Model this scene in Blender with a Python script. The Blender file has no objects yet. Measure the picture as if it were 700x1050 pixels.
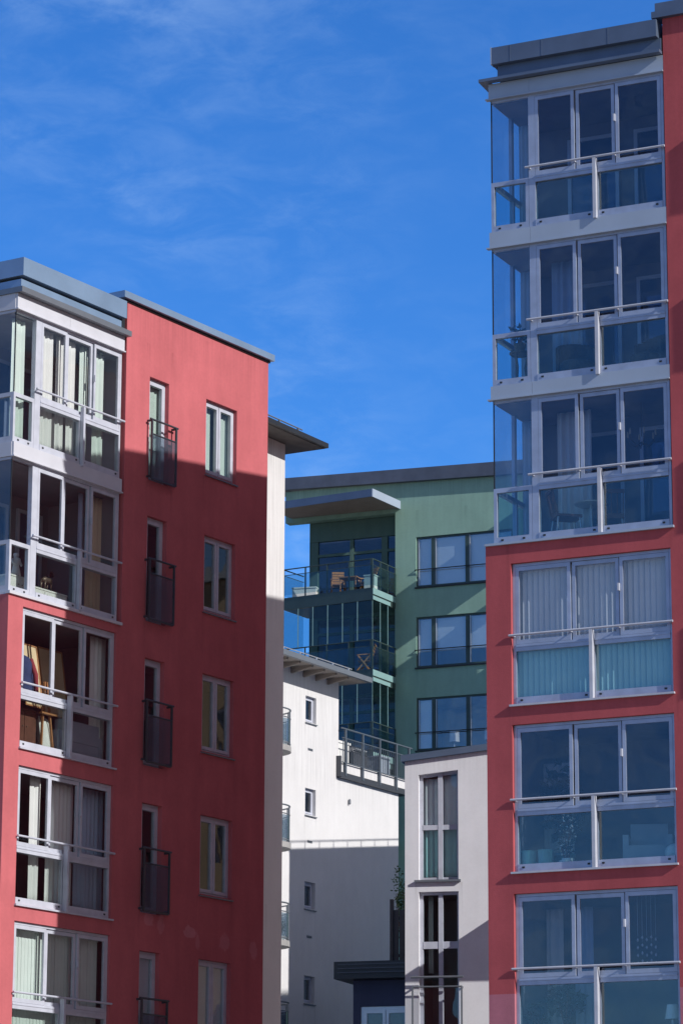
import bpy, bmesh, math, random
from mathutils import Vector, Matrix

random.seed(7)
R = math.radians
sc = bpy.context.scene
COL = sc.collection

# ------------------------------------------------------------------ materials
MATS = {}


def nodes_of(name):
    m = bpy.data.materials.new(name)
    m.use_nodes = True
    nt = m.node_tree
    return m, nt, nt.nodes, nt.links, nt.nodes['Principled BSDF']


def plain(name, col, rough=0.5, metal=0.0, var=0.06, scale=3.0, bump=0.0, bscale=60.0, spec=0.5):
    """paint or metal with a faint uneven tone and an optional grain"""
    m, nt, N, K, b = nodes_of(name)
    b.inputs['Roughness'].default_value = rough
    b.inputs['Metallic'].default_value = metal
    b.inputs['Specular IOR Level'].default_value = spec
    tc = N.new('ShaderNodeTexCoord')
    nz = N.new('ShaderNodeTexNoise')
    nz.inputs['Scale'].default_value = scale
    nz.inputs['Detail'].default_value = 6
    K.new(tc.outputs['Object'], nz.inputs['Vector'])
    mr = N.new('ShaderNodeMapRange')
    mr.inputs['From Min'].default_value = 0.3
    mr.inputs['From Max'].default_value = 0.7
    mr.inputs['To Min'].default_value = 1 - var
    mr.inputs['To Max'].default_value = 1 + var
    K.new(nz.outputs['Fac'], mr.inputs['Value'])
    mx = N.new('ShaderNodeVectorMath')
    mx.operation = 'SCALE'
    mx.inputs[0].default_value = col
    K.new(mr.outputs['Result'], mx.inputs['Scale'])
    K.new(mx.outputs['Vector'], b.inputs['Base Color'])
    if bump:
        n2 = N.new('ShaderNodeTexNoise')
        n2.inputs['Scale'].default_value = bscale
        n2.inputs['Detail'].default_value = 4
        K.new(tc.outputs['Object'], n2.inputs['Vector'])
        bp = N.new('ShaderNodeBump')
        bp.inputs['Strength'].default_value = bump
        bp.inputs['Distance'].default_value = 0.01
        K.new(n2.outputs['Fac'], bp.inputs['Height'])
        K.new(bp.outputs['Normal'], b.inputs['Normal'])
    MATS[name] = m
    return m


def plaster(name, col, var=0.07, streak=0.06, patches=None, base=None, drips=None, grime=None):
    """rendered wall: trowel mottling, faint rain streaks, repair patches, another tone on the base storey"""
    m, nt, N, K, b = nodes_of(name)
    b.inputs['Roughness'].default_value = 0.9
    b.inputs['Specular IOR Level'].default_value = 0.2
    tc = N.new('ShaderNodeTexCoord')

    def noise(sx, sy, sz, scale, det=5):
        mp = N.new('ShaderNodeMapping')
        mp.inputs['Scale'].default_value = (sx, sy, sz)
        K.new(tc.outputs['Object'], mp.inputs['Vector'])
        n = N.new('ShaderNodeTexNoise')
        n.inputs['Scale'].default_value = scale
        n.inputs['Detail'].default_value = det
        K.new(mp.outputs['Vector'], n.inputs['Vector'])
        return n.outputs['Fac']

    def rng(sock, a, bb, lo, hi):
        r = N.new('ShaderNodeMapRange')
        r.inputs['From Min'].default_value = a
        r.inputs['From Max'].default_value = bb
        r.inputs['To Min'].default_value = lo
        r.inputs['To Max'].default_value = hi
        K.new(sock, r.inputs['Value'])
        return r.outputs['Result']

    def mul(a, bb):
        r = N.new('ShaderNodeMath')
        r.operation = 'MULTIPLY'
        K.new(a, r.inputs[0])
        K.new(bb, r.inputs[1])
        return r.outputs[0]
    f1 = rng(noise(1, 1, 1, 0.8), 0.3, 0.7, 1 - var, 1 + var)
    f2 = rng(noise(3.0, 3.0, 0.18, 1.0), 0.35, 0.7, 1 - streak, 1 + streak)
    f3 = rng(noise(1, 1, 1, 14.0), 0.3, 0.7, 1 - var * 0.5, 1 + var * 0.5)
    f4 = rng(noise(1.0, 1.0, 0.6, 3.2, 7), 0.3, 0.7, 1 - var * 0.7, 1 + var * 0.7)
    f = mul(mul(mul(f1, f2), f3), f4)
    colsock = None
    rgb = N.new('ShaderNodeRGB')
    rgb.outputs[0].default_value = (*col, 1)
    colsock = rgb.outputs[0]

    def mixc(a, c, fac):
        x = N.new('ShaderNodeMix')
        x.data_type = 'RGBA'
        K.new(fac, x.inputs['Factor'])
        K.new(a, x.inputs['A'])
        x.inputs['B'].default_value = (*c, 1)
        return x.outputs['Result']
    sep = N.new('ShaderNodeSeparateXYZ')
    K.new(tc.outputs['Object'], sep.inputs[0])
    if base:
        zc, c2 = base
        lt = N.new('ShaderNodeMath')
        lt.operation = 'LESS_THAN'
        K.new(sep.outputs['Z'], lt.inputs[0])
        lt.inputs[1].default_value = zc
        colsock = mixc(colsock, c2, lt.outputs[0])
    for (px, pz, rx, rz, c2, amt) in (patches or []):
        mp = N.new('ShaderNodeMapping')
        mp.inputs['Location'].default_value = (-px / rx, 0, -pz / rz)
        mp.inputs['Scale'].default_value = (1 / rx, 0, 1 / rz)
        K.new(tc.outputs['Object'], mp.inputs['Vector'])
        ln = N.new('ShaderNodeVectorMath')
        ln.operation = 'LENGTH'
        K.new(mp.outputs['Vector'], ln.inputs[0])
        ad = N.new('ShaderNodeMath')
        ad.operation = 'ADD'
        K.new(ln.outputs['Value'], ad.inputs[0])
        K.new(rng(noise(1, 1, 1, 9.0), 0.3, 0.7, -0.3, 0.3), ad.inputs[1])
        colsock = mixc(colsock, c2, rng(ad.outputs[0], 1.05, 0.85, 0, amt))
    def op(kind, a, bb=None):
        r = N.new('ShaderNodeMath')
        r.operation = kind
        for i, v in enumerate((a, bb)):
            if v is None:
                continue
            if isinstance(v, (int, float)):
                r.inputs[i].default_value = v
            else:
                K.new(v, r.inputs[i])
        return r.outputs[0]
    run = rng(noise(16.0, 16.0, 0.5, 1.0, 3), 0.42, 0.68, 0.0, 1.0)
    # rain runs below the ends of sills: columns at xs, repeated every storey
    for (xs, z0, pitch, length, half, amt) in (drips or []):
        d = op('MODULO', op('ADD', op('SUBTRACT', z0, sep.outputs['Z']), pitch * 20), pitch)
        fade = op('POWER', rng(d, 0.0, length, 1.0, 0.0), 1.5)
        col_ = None
        for x in xs:
            m_ = rng(op('ABSOLUTE', op('SUBTRACT', sep.outputs['X'], x)), half, half * 0.3, 0.0, 1.0)
            col_ = m_ if col_ is None else op('MAXIMUM', col_, m_)
        k_ = op('MULTIPLY', op('MULTIPLY', fade, col_), run)
        f = mul(f, rng(k_, 0.0, 1.0, 1.0, 1.0 - amt))
    # grime washed down from a roof edge
    for (z0, length, amt) in (grime or []):
        g_ = op('POWER', rng(op('SUBTRACT', z0, sep.outputs['Z']), 0.0, length, 1.0, 0.0), 1.6)
        f = mul(f, rng(op('MULTIPLY', g_, run), 0.0, 1.0, 1.0, 1.0 - amt))
    mx = N.new('ShaderNodeVectorMath')
    mx.operation = 'SCALE'
    K.new(colsock, mx.inputs[0])
    K.new(f, mx.inputs['Scale'])
    K.new(mx.outputs['Vector'], b.inputs['Base Color'])
    bp = N.new('ShaderNodeBump')
    bp.inputs['Strength'].default_value = 0.35
    bp.inputs['Distance'].default_value = 0.008
    K.new(noise(1, 1, 1, 45.0), bp.inputs['Height'])
    K.new(bp.outputs['Normal'], b.inputs['Normal'])
    MATS[name] = m
    return m


def glass(name, tint, f0=0.05, wav=0.02, gcol=(1, 1, 1), haze=None):
    m = bpy.data.materials.new(name)
    m.use_nodes = True
    nt = m.node_tree
    N, K = nt.nodes, nt.links
    N.clear()
    out = N.new('ShaderNodeOutputMaterial')
    tr = N.new('ShaderNodeBsdfTransparent')
    tr.inputs['Color'].default_value = (*tint, 1)
    gl = N.new('ShaderNodeBsdfGlossy')
    gl.inputs['Roughness'].default_value = 0.015
    gl.inputs['Color'].default_value = (*gcol, 1)
    lw = N.new('ShaderNodeLayerWeight')
    lw.inputs['Blend'].default_value = 0.5
    pw = N.new('ShaderNodeMath')
    pw.operation = 'POWER'
    K.new(lw.outputs['Facing'], pw.inputs[0])
    pw.inputs[1].default_value = 5
    mr = N.new('ShaderNodeMapRange')
    mr.inputs['To Min'].default_value = f0
    mr.inputs['To Max'].default_value = 0.98
    K.new(pw.outputs[0], mr.inputs['Value'])
    tc = N.new('ShaderNodeTexCoord')
    nz = N.new('ShaderNodeTexNoise')
    nz.inputs['Scale'].default_value = 1.3
    nz.inputs['Detail'].default_value = 1
    oi = N.new('ShaderNodeObjectInfo')
    sh = N.new('ShaderNodeMath')
    sh.operation = 'MULTIPLY'
    K.new(oi.outputs['Random'], sh.inputs[0])
    sh.inputs[1].default_value = 90.0
    av = N.new('ShaderNodeVectorMath')
    av.operation = 'ADD'
    K.new(tc.outputs['Object'], av.inputs[0])
    K.new(sh.outputs[0], av.inputs[1])
    K.new(av.outputs[0], nz.inputs['Vector'])
    bp = N.new('ShaderNodeBump')
    bp.inputs['Strength'].default_value = wav * 12
    bp.inputs['Distance'].default_value = 0.03
    K.new(nz.outputs['Fac'], bp.inputs['Height'])
    K.new(bp.outputs['Normal'], gl.inputs['Normal'])
    mx = N.new('ShaderNodeMixShader')
    K.new(mr.outputs['Result'], mx.inputs['Fac'])
    if haze:            # laminated pane with a milky film
        df = N.new('ShaderNodeBsdfDiffuse')
        df.inputs['Color'].default_value = (*haze[0], 1)
        hz = N.new('ShaderNodeMixShader')
        hz.inputs['Fac'].default_value = haze[1]
        K.new(tr.outputs[0], hz.inputs[1])
        K.new(df.outputs[0], hz.inputs[2])
        K.new(hz.outputs[0], mx.inputs[1])
    else:
        K.new(tr.outputs[0], mx.inputs[1])
    K.new(gl.outputs[0], mx.inputs[2])
    K.new(mx.outputs[0], out.inputs['Surface'])
    MATS[name] = m
    return m


RED = (0.50, 0.150, 0.168)
plaster('red_plaster', (0.475, 0.099, 0.111), base=(6.44, (0.50, 0.18, 0.23)), drips=[((-1.5, 1.5), 11.33, 2.87, 0.9, 0.10, 0.22), ((-1.2, -0.3, 0.7), 11.33, 2.87, 0.34, 0.2, 0.14)], grime=[(23.4, 1.2, 0.18)])
plaster('red_plaster_patched', (0.53, 0.141, 0.157), streak=0.05, var=0.07, drips=[((4.63, 5.82), 17.95, 2.9, 1.1, 0.11, 0.24), ((2.6, 3.44), 17.38, 2.9, 0.8, 0.09, 0.22), ((-1.26, 1.72), 11.39, 2.92, 0.36, 0.16, 0.16)], grime=[(20.99, 1.5, 0.13)], patches=[
    (2.95, 8.62, 0.16, 0.14, (0.60, 0.22, 0.25), 0.75), (3.35, 8.55, 0.12, 0.18, (0.60, 0.22, 0.25), 0.62),
    (4.35, 8.50, 0.22, 0.13, (0.62, 0.24, 0.27), 0.8), (4.62, 8.32, 0.08, 0.14, (0.60, 0.22, 0.25), 0.62),
    (5.55, 8.40, 0.18, 0.17, (0.60, 0.22, 0.25), 0.62), (6.6, 8.34, 0.14, 0.2, (0.60, 0.22, 0.25), 0.68)])
plaster('white_plaster', (0.70, 0.69, 0.69), var=0.03, streak=0.016, drips=[((-0.33, 0.35), 18.66, 2.885, 0.9, 0.07, 0.22)], grime=[(17.2, 1.3, 0.12), (20.3, 0.8, 0.10)])
plaster('cool_white_plaster', (0.83, 0.83, 0.865), var=0.035, streak=0.022, drips=[((0.26, 1.36), 11.14, 40, 1.0, 0.07, 0.24)], grime=[(14.3, 1.4, 0.12)])
plaster('green_plaster', (0.285, 0.455, 0.375), var=0.06, streak=0.06, drips=[((-0.1, 1.8), 26.35, 2.98, 0.9, 0.1, 0.2)], grime=[(30.5, 1.6, 0.16)])
plaster('dark_green_plaster', (0.10, 0.17, 0.15), var=0.05)
plaster('blue_plaster', (0.055, 0.062, 0.105), var=0.06)
plaster('sand_plaster', (0.42, 0.31, 0.20), var=0.05)
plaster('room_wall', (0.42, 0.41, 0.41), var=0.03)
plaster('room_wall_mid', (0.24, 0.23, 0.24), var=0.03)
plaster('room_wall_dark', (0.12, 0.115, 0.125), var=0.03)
plain('aluminium', (0.56, 0.57, 0.62), 0.42, 0.25, 0.05, 2.0)
plain('aluminium_cool', (0.40, 0.46, 0.60), 0.42, 0.3, 0.10, 5.0)
plain('white_frame', (0.52, 0.545, 0.63), 0.45, 0.0, 0.09, 5.0)
plain('white_sheet', (0.60, 0.61, 0.67), 0.5, 0.0, 0.04)
plain('band_metal', (0.40, 0.475, 0.59), 0.5, 0.15, 0.06, 1.2)
plain('zinc', (0.25, 0.36, 0.51), 0.42, 0.35, 0.10, 1.4)
plain('dark_zinc', (0.12, 0.165, 0.25), 0.5, 0.3, 0.12, 1.6)
plain('roof_metal', (0.11, 0.125, 0.165), 0.5, 0.3, 0.16, 1.8)
plain('black_metal', (0.02, 0.022, 0.026), 0.5, 0.0, 0.1)
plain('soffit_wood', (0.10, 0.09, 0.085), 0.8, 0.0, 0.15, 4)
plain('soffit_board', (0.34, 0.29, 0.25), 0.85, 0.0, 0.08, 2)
plain('rail_grey', (0.20, 0.22, 0.25), 0.45, 0.4, 0.06)
plain('rail_slate', (0.12, 0.145, 0.18), 0.45, 0.3, 0.06)
plain('rail_dark', (0.07, 0.075, 0.09), 0.45, 0.3, 0.06)
plain('steel_light', (0.55, 0.57, 0.60), 0.35, 0.5, 0.05)
plain('green_metal', (0.045, 0.075, 0.072), 0.45, 0.1, 0.08)
plain('teal_metal', (0.25, 0.42, 0.42), 0.45, 0.1, 0.05)
plain('concrete', (0.36, 0.35, 0.34), 0.9, 0.0, 0.12, 5, 0.3)
plain('curtain_white', (0.78, 0.78, 0.74), 0.95, 0.0, 0.04)
plain('curtain_green', (0.66, 0.75, 0.68), 0.95, 0.0, 0.04)
plain('curtain_teal', (0.68, 0.82, 0.82), 0.95, 0.0, 0.04)
plain('curtain_sand', (0.60, 0.48, 0.33), 0.95, 0.0, 0.05)
plain('curtain_blue', (0.42, 0.52, 0.66), 0.95, 0.0, 0.05)
plain('blind_slat', (0.72, 0.80, 0.88), 0.8, 0.0, 0.03)
plain('blind_sky_reflect', (0.74, 0.86, 0.95), 0.85, 0.0, 0.03)  # pale blue puts the sky's reflection into the blind colour
plain('blind_white', (0.70, 0.76, 0.84), 0.85, 0.0, 0.03)
plain('wicker', (0.09, 0.075, 0.065), 0.8, 0.0, 0.25, 30, 0.6)
plain('wood_warm', (0.42, 0.19, 0.075), 0.6, 0.0, 0.2, 8)
plain('wood_dark', (0.13, 0.05, 0.03), 0.55, 0.0, 0.2, 6)
plain('canvas_cream', (0.70, 0.55, 0.33), 0.85, 0.0, 0.12, 2.5)
plain('cloth_blue', (0.03, 0.045, 0.12), 0.95, 0.0, 0.2, 6)
plain('cloth_red', (0.28, 0.04, 0.05), 0.95, 0.0, 0.15, 6)
plain('cloth_white', (0.76, 0.76, 0.70), 0.95, 0.0, 0.06, 5)
plain('ceramic_white', (0.80, 0.80, 0.78), 0.3, 0.0, 0.03)
plain('ceramic_teal', (0.16, 0.36, 0.38), 0.35, 0.0, 0.06)
plain('bronze', (0.16, 0.12, 0.09), 0.45, 0.5, 0.15, 10)
plain('leaf', (0.05, 0.10, 0.03), 0.6, 0.0, 0.35, 3)
plain('leaf_dark', (0.025, 0.045, 0.03), 0.6, 0.0, 0.3, 3)
plain('petal', (0.85, 0.85, 0.83), 0.7, 0.0, 0.03)
plain('paving', (0.30, 0.27, 0.235), 0.95, 0.0, 0.2, 0.4, 0.4, 30)
plain('boards', (0.035, 0.03, 0.035), 0.7, 0.0, 0.25, 5)
plain('plastic_grey', (0.38, 0.44, 0.52), 0.5, 0.0, 0.05)
glass('clear_glass', (0.97, 0.98, 0.99), 0.045)
glass('window_glass', (0.90, 0.93, 0.93), 0.065)
glass('tinted_glass', (0.74, 0.84, 0.86), 0.028)
glass('navy_glass', (0.78, 0.83, 0.91), 0.05)
glass('corner_glass', (0.92, 0.945, 0.97), 0.10)
glass('dark_glass', (0.82, 0.88, 0.88), 0.02)
glass('blue_glass', (0.80, 0.84, 0.93), 0.06)
glass('parapet_glass', (0.82, 0.93, 0.96), 0.07)
glass('aqua_glass', (0.84, 0.97, 0.97), 0.07)
glass('sky_glass', (0.93, 0.96, 0.98), 0.11)
glass('smoked_glass', (0.70, 0.76, 0.80), 0.06, haze=((0.17, 0.23, 0.30), 0.2))


# ------------------------------------------------------------------ geometry helpers
class MB:
    def __init__(s):
        s.v = []
        s.f = []
        s.smooth = []

    def box(s, x0, x1, y0, y1, z0, z1):
        i = len(s.v)
        s.v += [(x0, y0, z0), (x1, y0, z0), (x1, y1, z0), (x0, y1, z0), (x0, y0, z1), (x1, y0, z1), (x1, y1, z1), (x0, y1, z1)]
        for q in ((0, 3, 2, 1), (4, 5, 6, 7), (0, 1, 5, 4), (1, 2, 6, 5), (2, 3, 7, 6), (3, 0, 4, 7)):
            s.f.append(tuple(i + k for k in q))
        return s

    def quad(s, *p):
        i = len(s.v)
        s.v += list(p)
        s.f.append(tuple(range(i, i + len(p))))
        return s

    def prism(s, poly, z0, z1):
        """vertical prism over a counter-clockwise footprint; z0 / z1 a number or f(x, y)"""
        n = len(poly)
        i = len(s.v)
        lo = z0 if callable(z0) else (lambda x, y: z0)
        hi = z1 if callable(z1) else (lambda x, y: z1)
        s.v += [(x, y, lo(x, y)) for x, y in poly] + [(x, y, hi(x, y)) for x, y in poly]
        s.f.append(tuple(i + k for k in reversed(range(n))))
        s.f.append(tuple(i + n + k for k in range(n)))
        for k in range(n):
            k2 = (k + 1) % n
            s.f.append((i + k, i + k2, i + n + k2, i + n + k))
        return s

    def bar(s, a, b, w, d=None):
        """square bar from a to b"""
        d = d or w
        a, b = Vector(a), Vector(b)
        t = (b - a).normalized()
        up = Vector((0, 0, 1)) if abs(t.z) < 0.9 else Vector((1, 0, 0))
        sx = t.cross(up).normalized() * w / 2
        sy = sx.cross(t).normalized() * d / 2
        i = len(s.v)
        for p in (a, b):
            s.v += [tuple(p - sx - sy), tuple(p + sx - sy), tuple(p + sx + sy), tuple(p - sx + sy)]
        for q in ((0, 3, 2, 1), (4, 5, 6, 7), (0, 1, 5, 4), (1, 2, 6, 5), (2, 3, 7, 6), (3, 0, 4, 7)):
            s.f.append(tuple(i + k for k in q))
        return s

    def tube(s, pts, r, n=8):
        """round tube along points; r a number or one per point"""
        pts = [Vector(p) for p in pts]
        rr = r if isinstance(r, (list, tuple)) else [r] * len(pts)
        i0 = len(s.v)
        for j, p in enumerate(pts):
            t = (pts[min(j + 1, len(pts) - 1)] - pts[max(j - 1, 0)]).normalized()
            up = Vector((0, 0, 1)) if abs(t.z) < 0.9 else Vector((1, 0, 0))
            sx = t.cross(up).normalized()
            sy = sx.cross(t).normalized()
            for k in range(n):
                a = 2 * math.pi * k / n
                s.v.append(tuple(p + (sx * math.cos(a) + sy * math.sin(a)) * rr[j]))
        for j in range(len(pts) - 1):
            for k in range(n):
                k2 = (k + 1) % n
                s.f.append((i0 + j * n + k, i0 + j * n + k2, i0 + (j + 1) * n + k2, i0 + (j + 1) * n + k))
        s.f.append(tuple(i0 + k for k in reversed(range(n))))
        s.f.append(tuple(i0 + (len(pts) - 1) * n + k for k in range(n)))
        return s

    def lathe(s, prof, c=(0, 0, 0), n=16):
        """profile of (r, z) turned about a vertical axis"""
        i0 = len(s.v)
        for r, z in prof:
            for k in range(n):
                a = 2 * math.pi * k / n
                s.v.append((c[0] + r * math.cos(a), c[1] + r * math.sin(a), c[2] + z))
        for j in range(len(prof) - 1):
            for k in range(n):
                k2 = (k + 1) % n
                s.f.append((i0 + j * n + k, i0 + j * n + k2, i0 + (j + 1) * n + k2, i0 + (j + 1) * n + k))
        s.f.append(tuple(i0 + k for k in reversed(range(n))))
        s.f.append(tuple(i0 + (len(prof) - 1) * n + k for k in range(n)))
        return s

    def build(s, name, mat, parent=None, loc=None, rz=0, smooth=False):
        me = bpy.data.meshes.new(name)
        me.from_pydata([tuple(v) for v in s.v], [], s.f)
        me.update()
        if smooth:
            for p in me.polygons:
                p.use_smooth = True
        me.materials.append(MATS[mat] if isinstance(mat, str) else mat)
        o = bpy.data.objects.new(name, me)
        COL.objects.link(o)
        if parent is not None:
            o.parent = parent
        if loc:
            o.location = loc
        if rz:
            o.rotation_euler = (0, 0, rz)
        return o


def tag(o, label, cat, group=None):
    o['label'] = label
    o['category'] = cat
    if group:
        o['group'] = group
    return o


def struct(o):
    o['kind'] = 'structure'
    return o


def thing(name, label, cat, loc=(0, 0, 0), rz=0.0, group=None):
    o = bpy.data.objects.new(name, None)
    o.empty_display_size = 0.3
    COL.objects.link(o)
    o.location = loc
    o.rotation_euler = (0, 0, rz)
    return tag(o, label, cat, group)


def at(root, x, y, z):
    """a point given in a building's own axes, as a world point"""
    a = root.rotation_euler.z
    c, s = math.cos(a), math.sin(a)
    return (root.location.x + x * c - y * s, root.location.y + x * s + y * c, z)


def wall_sheet(mb, x0, x1, z0, z1, holes, y=0.0, depth=0.12, top=None):
    """front wall face at y with rectangular holes and their reveals; top(x) slants the upper edge"""
    xs = sorted(set([x0, x1] + [h[0] for h in holes] + [h[1] for h in holes]))
    zs = sorted(set([z0, z1] + [h[2] for h in holes] + [h[3] for h in holes]))
    xs = [x for x in xs if x0 <= x <= x1]
    zs = [z for z in zs if z0 <= z <= z1]

    def zz(x, z):
        return top(x) if (top and z == z1) else z
    for i in range(len(xs) - 1):
        for j in range(len(zs) - 1):
            cx, cz = (xs[i] + xs[i + 1]) / 2, (zs[j] + zs[j + 1]) / 2
            if any(h[0] < cx < h[1] and h[2] < cz < h[3] for h in holes):
                continue
            a, b, c, d = xs[i], xs[i + 1], zs[j], zs[j + 1]
            mb.quad((a, y, c), (b, y, c), (b, y, zz(b, d)), (a, y, zz(a, d)))
    for h in holes:
        a, b, c, d = h[:4]
        t = h[4] if len(h) > 4 else (lambda x, d=d: d)
        y2 = y + depth
        mb.quad((a, y, c), (a, y2, c), (a, y2, t(a)), (a, y, t(a)))
        mb.quad((b, y2, c), (b, y, c), (b, y, t(b)), (b, y2, t(b)))
        mb.quad((a, y, c), (b, y, c), (b, y2, c), (a, y2, c))
        mb.quad((a, y2, t(a)), (b, y2, t(b)), (b, y, t(b)), (a, y, t(a)))
        if len(h) > 4:          # slanted head: fill between the slant and the rectangular hole top
            mb.quad((a, y, t(a)), (b, y, t(b)), (b, y, d), (a, y, d))


def room(parent, x0, x1, y0, y1, z0, z1, mat='room_wall', name='room'):
    """plain room behind an opening: floor, ceiling, side and back walls, open to the front"""
    mb = MB()
    t = 0.05
    mb.box(x0, x1, y1, y1 + t, z0, z1)
    mb.box(x0 - t, x0, y0, y1 + t, z0 - t, z1 + t)
    mb.box(x1, x1 + t, y0, y1 + t, z0 - t, z1 + t)
    mb.box(x0, x1, y0, y1 + t, z0 - t, z0)
    mb.box(x0, x1, y0, y1 + t, z1, z1 + t)
    return mb.build(name, mat, parent)


def ring(mb, x0, x1, z0, z1, w, y0, y1, wt=None, wb=None):
    wt = w if wt is None else wt
    wb = w if wb is None else wb
    mb.box(x0, x0 + w, y0, y1, z0, z1)
    mb.box(x1 - w, x1, y0, y1, z0, z1)
    mb.box(x0 + w, x1 - w, y0, y1, z0, z0 + wb)
    mb.box(x0 + w, x1 - w, y0, y1, z1 - wt, z1)


def window(parent, x0, x1, z0, z1, y, cols=(1.0,), frame='aluminium', pane='window_glass', sill=None, sash=0.06, fr=0.05, name='window', rows=None):
    """window part with panes and a sill: frame mesh > pane (each), sill"""
    mb = MB()
    ring(mb, x0, x1, z0, z1, fr, y, y + 0.09)
    tot = sum(cols)
    xa = x0 + fr
    iw = (x1 - fr) - xa
    panes = []
    for k, c in enumerate(cols):
        xb = xa + iw * c / tot
        g = 0.008
        l, r = xa + (g if k else 0.003), xb - (g if k < len(cols) - 1 else 0.003)
        ring(mb, l, r, z0 + fr + 0.003, z1 - fr - 0.003, sash, y - 0.015, y + 0.06)
        panes.append((l + sash, r - sash))
        xa = xb
    w = mb.build(name, frame, parent)
    for l, r in panes:
        MB().box(l - 0.005, r + 0.005, y + 0.02, y + 0.032, z0 + fr + sash - 0.005, z1 - fr - sash + 0.005).build('pane', pane, w)
    if sill:
        sb = MB()
        i = len(sb.v)
        sb.prism([(x0 - 0.03, y - sill), (x1 + 0.03, y - sill), (x1 + 0.03, y + 0.02), (x0 - 0.03, y + 0.02)],
                 lambda x, yy: z0 - 0.035 - 0.02, lambda x, yy: z0 - 0.005 - (0.025 if yy < y - 0.01 else 0))
        sb.build('sill', 'rail_grey', w)
    return w


def curtain(name, width, z0, z1, mat, pleat=0.13, amp=0.035, loc=(0, 0, 0), rz=0.0, label='', group=None, gather=0.0):
    """hanging cloth with soft pleats, a real thickness and a hem"""
    n = max(8, int(width / pleat * 8))
    m = 10
    vs = []
    ph = random.random() * 6
    for side in (0, 1):
        for j in range(m + 1):
            t = j / m
            for i in range(n + 1):
                u = i / n
                x = (u - 0.5) * width * (1 - gather * (1 - t) * 0.35)
                a = amp * (0.55 + 0.45 * math.sin(ph + u * 9)) * (1.15 - 0.4 * t)
                y = a * math.sin(2 * math.pi * u * width / pleat + 0.6 * math.sin(u * 11 + ph))
                vs.append((x, y + side * 0.006, z0 + (z1 - z0) * t))
    fs = []
    S = (m + 1) * (n + 1)
    for j in range(m):
        for i in range(n):
            a = j * (n + 1) + i
            fs.append((a, a + 1, a + n + 2, a + n + 1))
            b = S + a
            fs.append((b, b + n + 1, b + n + 2, b + 1))
    for i in range(n):
        fs.append((i, S + i, S + i + 1, i + 1))
        a = m * (n + 1) + i
        fs.append((a, a + 1, S + a + 1, S + a))
    for j in range(m):
        a = j * (n + 1)
        fs.append((a, a + n + 1, S + a + n + 1, S + a))
        a += n
        fs.append((a, S + a, S + a + n + 1, a + n + 1))
    mb = MB()
    mb.v, mb.f = vs, fs
    o = mb.build(name, mat, None, loc, rz, smooth=True)
    return tag(o, label, 'curtain', group)


def slat_blind(parent, x0, x1, y, z0, z1, mat='blind_slat', w=0.11, tilt=28):
    """vertical louvre blind, one mesh with its head rail"""
    mb = MB()
    mb.box(x0, x1, y - 0.02, y + 0.04, z1 - 0.05, z1)
    n = int((x1 - x0) / (w * 0.92))
    st = (x1 - x0) / n
    for k in range(n):
        a = R(tilt + random.uniform(-4, 4))
        cx = x0 + st * (k + 0.5)
        dx, dy = math.cos(a) * w / 2, math.sin(a) * w / 2
        mb.bar((cx - 0.0, y + 0.02, z0), (cx, y + 0.02, z1 - 0.05), 0.004, 0.004)
        mb.prism([(cx - dx, y - dy), (cx + dx, y + dy), (cx + dx - 0.003, y + dy + 0.004), (cx - dx - 0.003, y - dy + 0.004)], z0, z1 - 0.05)
    return mb.build('blind', mat, parent)


def roller(parent, x0, x1, y, z0, z1, mat='blind_white'):
    mb = MB()
    mb.box(x0, x1, y, y + 0.008, z0, z1)
    mb.box(x0, x1, y - 0.02, y + 0.03, z1 - 0.06, z1 + 0.0)
    mb.box(x0, x1, y - 0.004, y + 0.014, z0 - 0.02, z0)
    return mb.build('blind', mat, parent)


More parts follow.
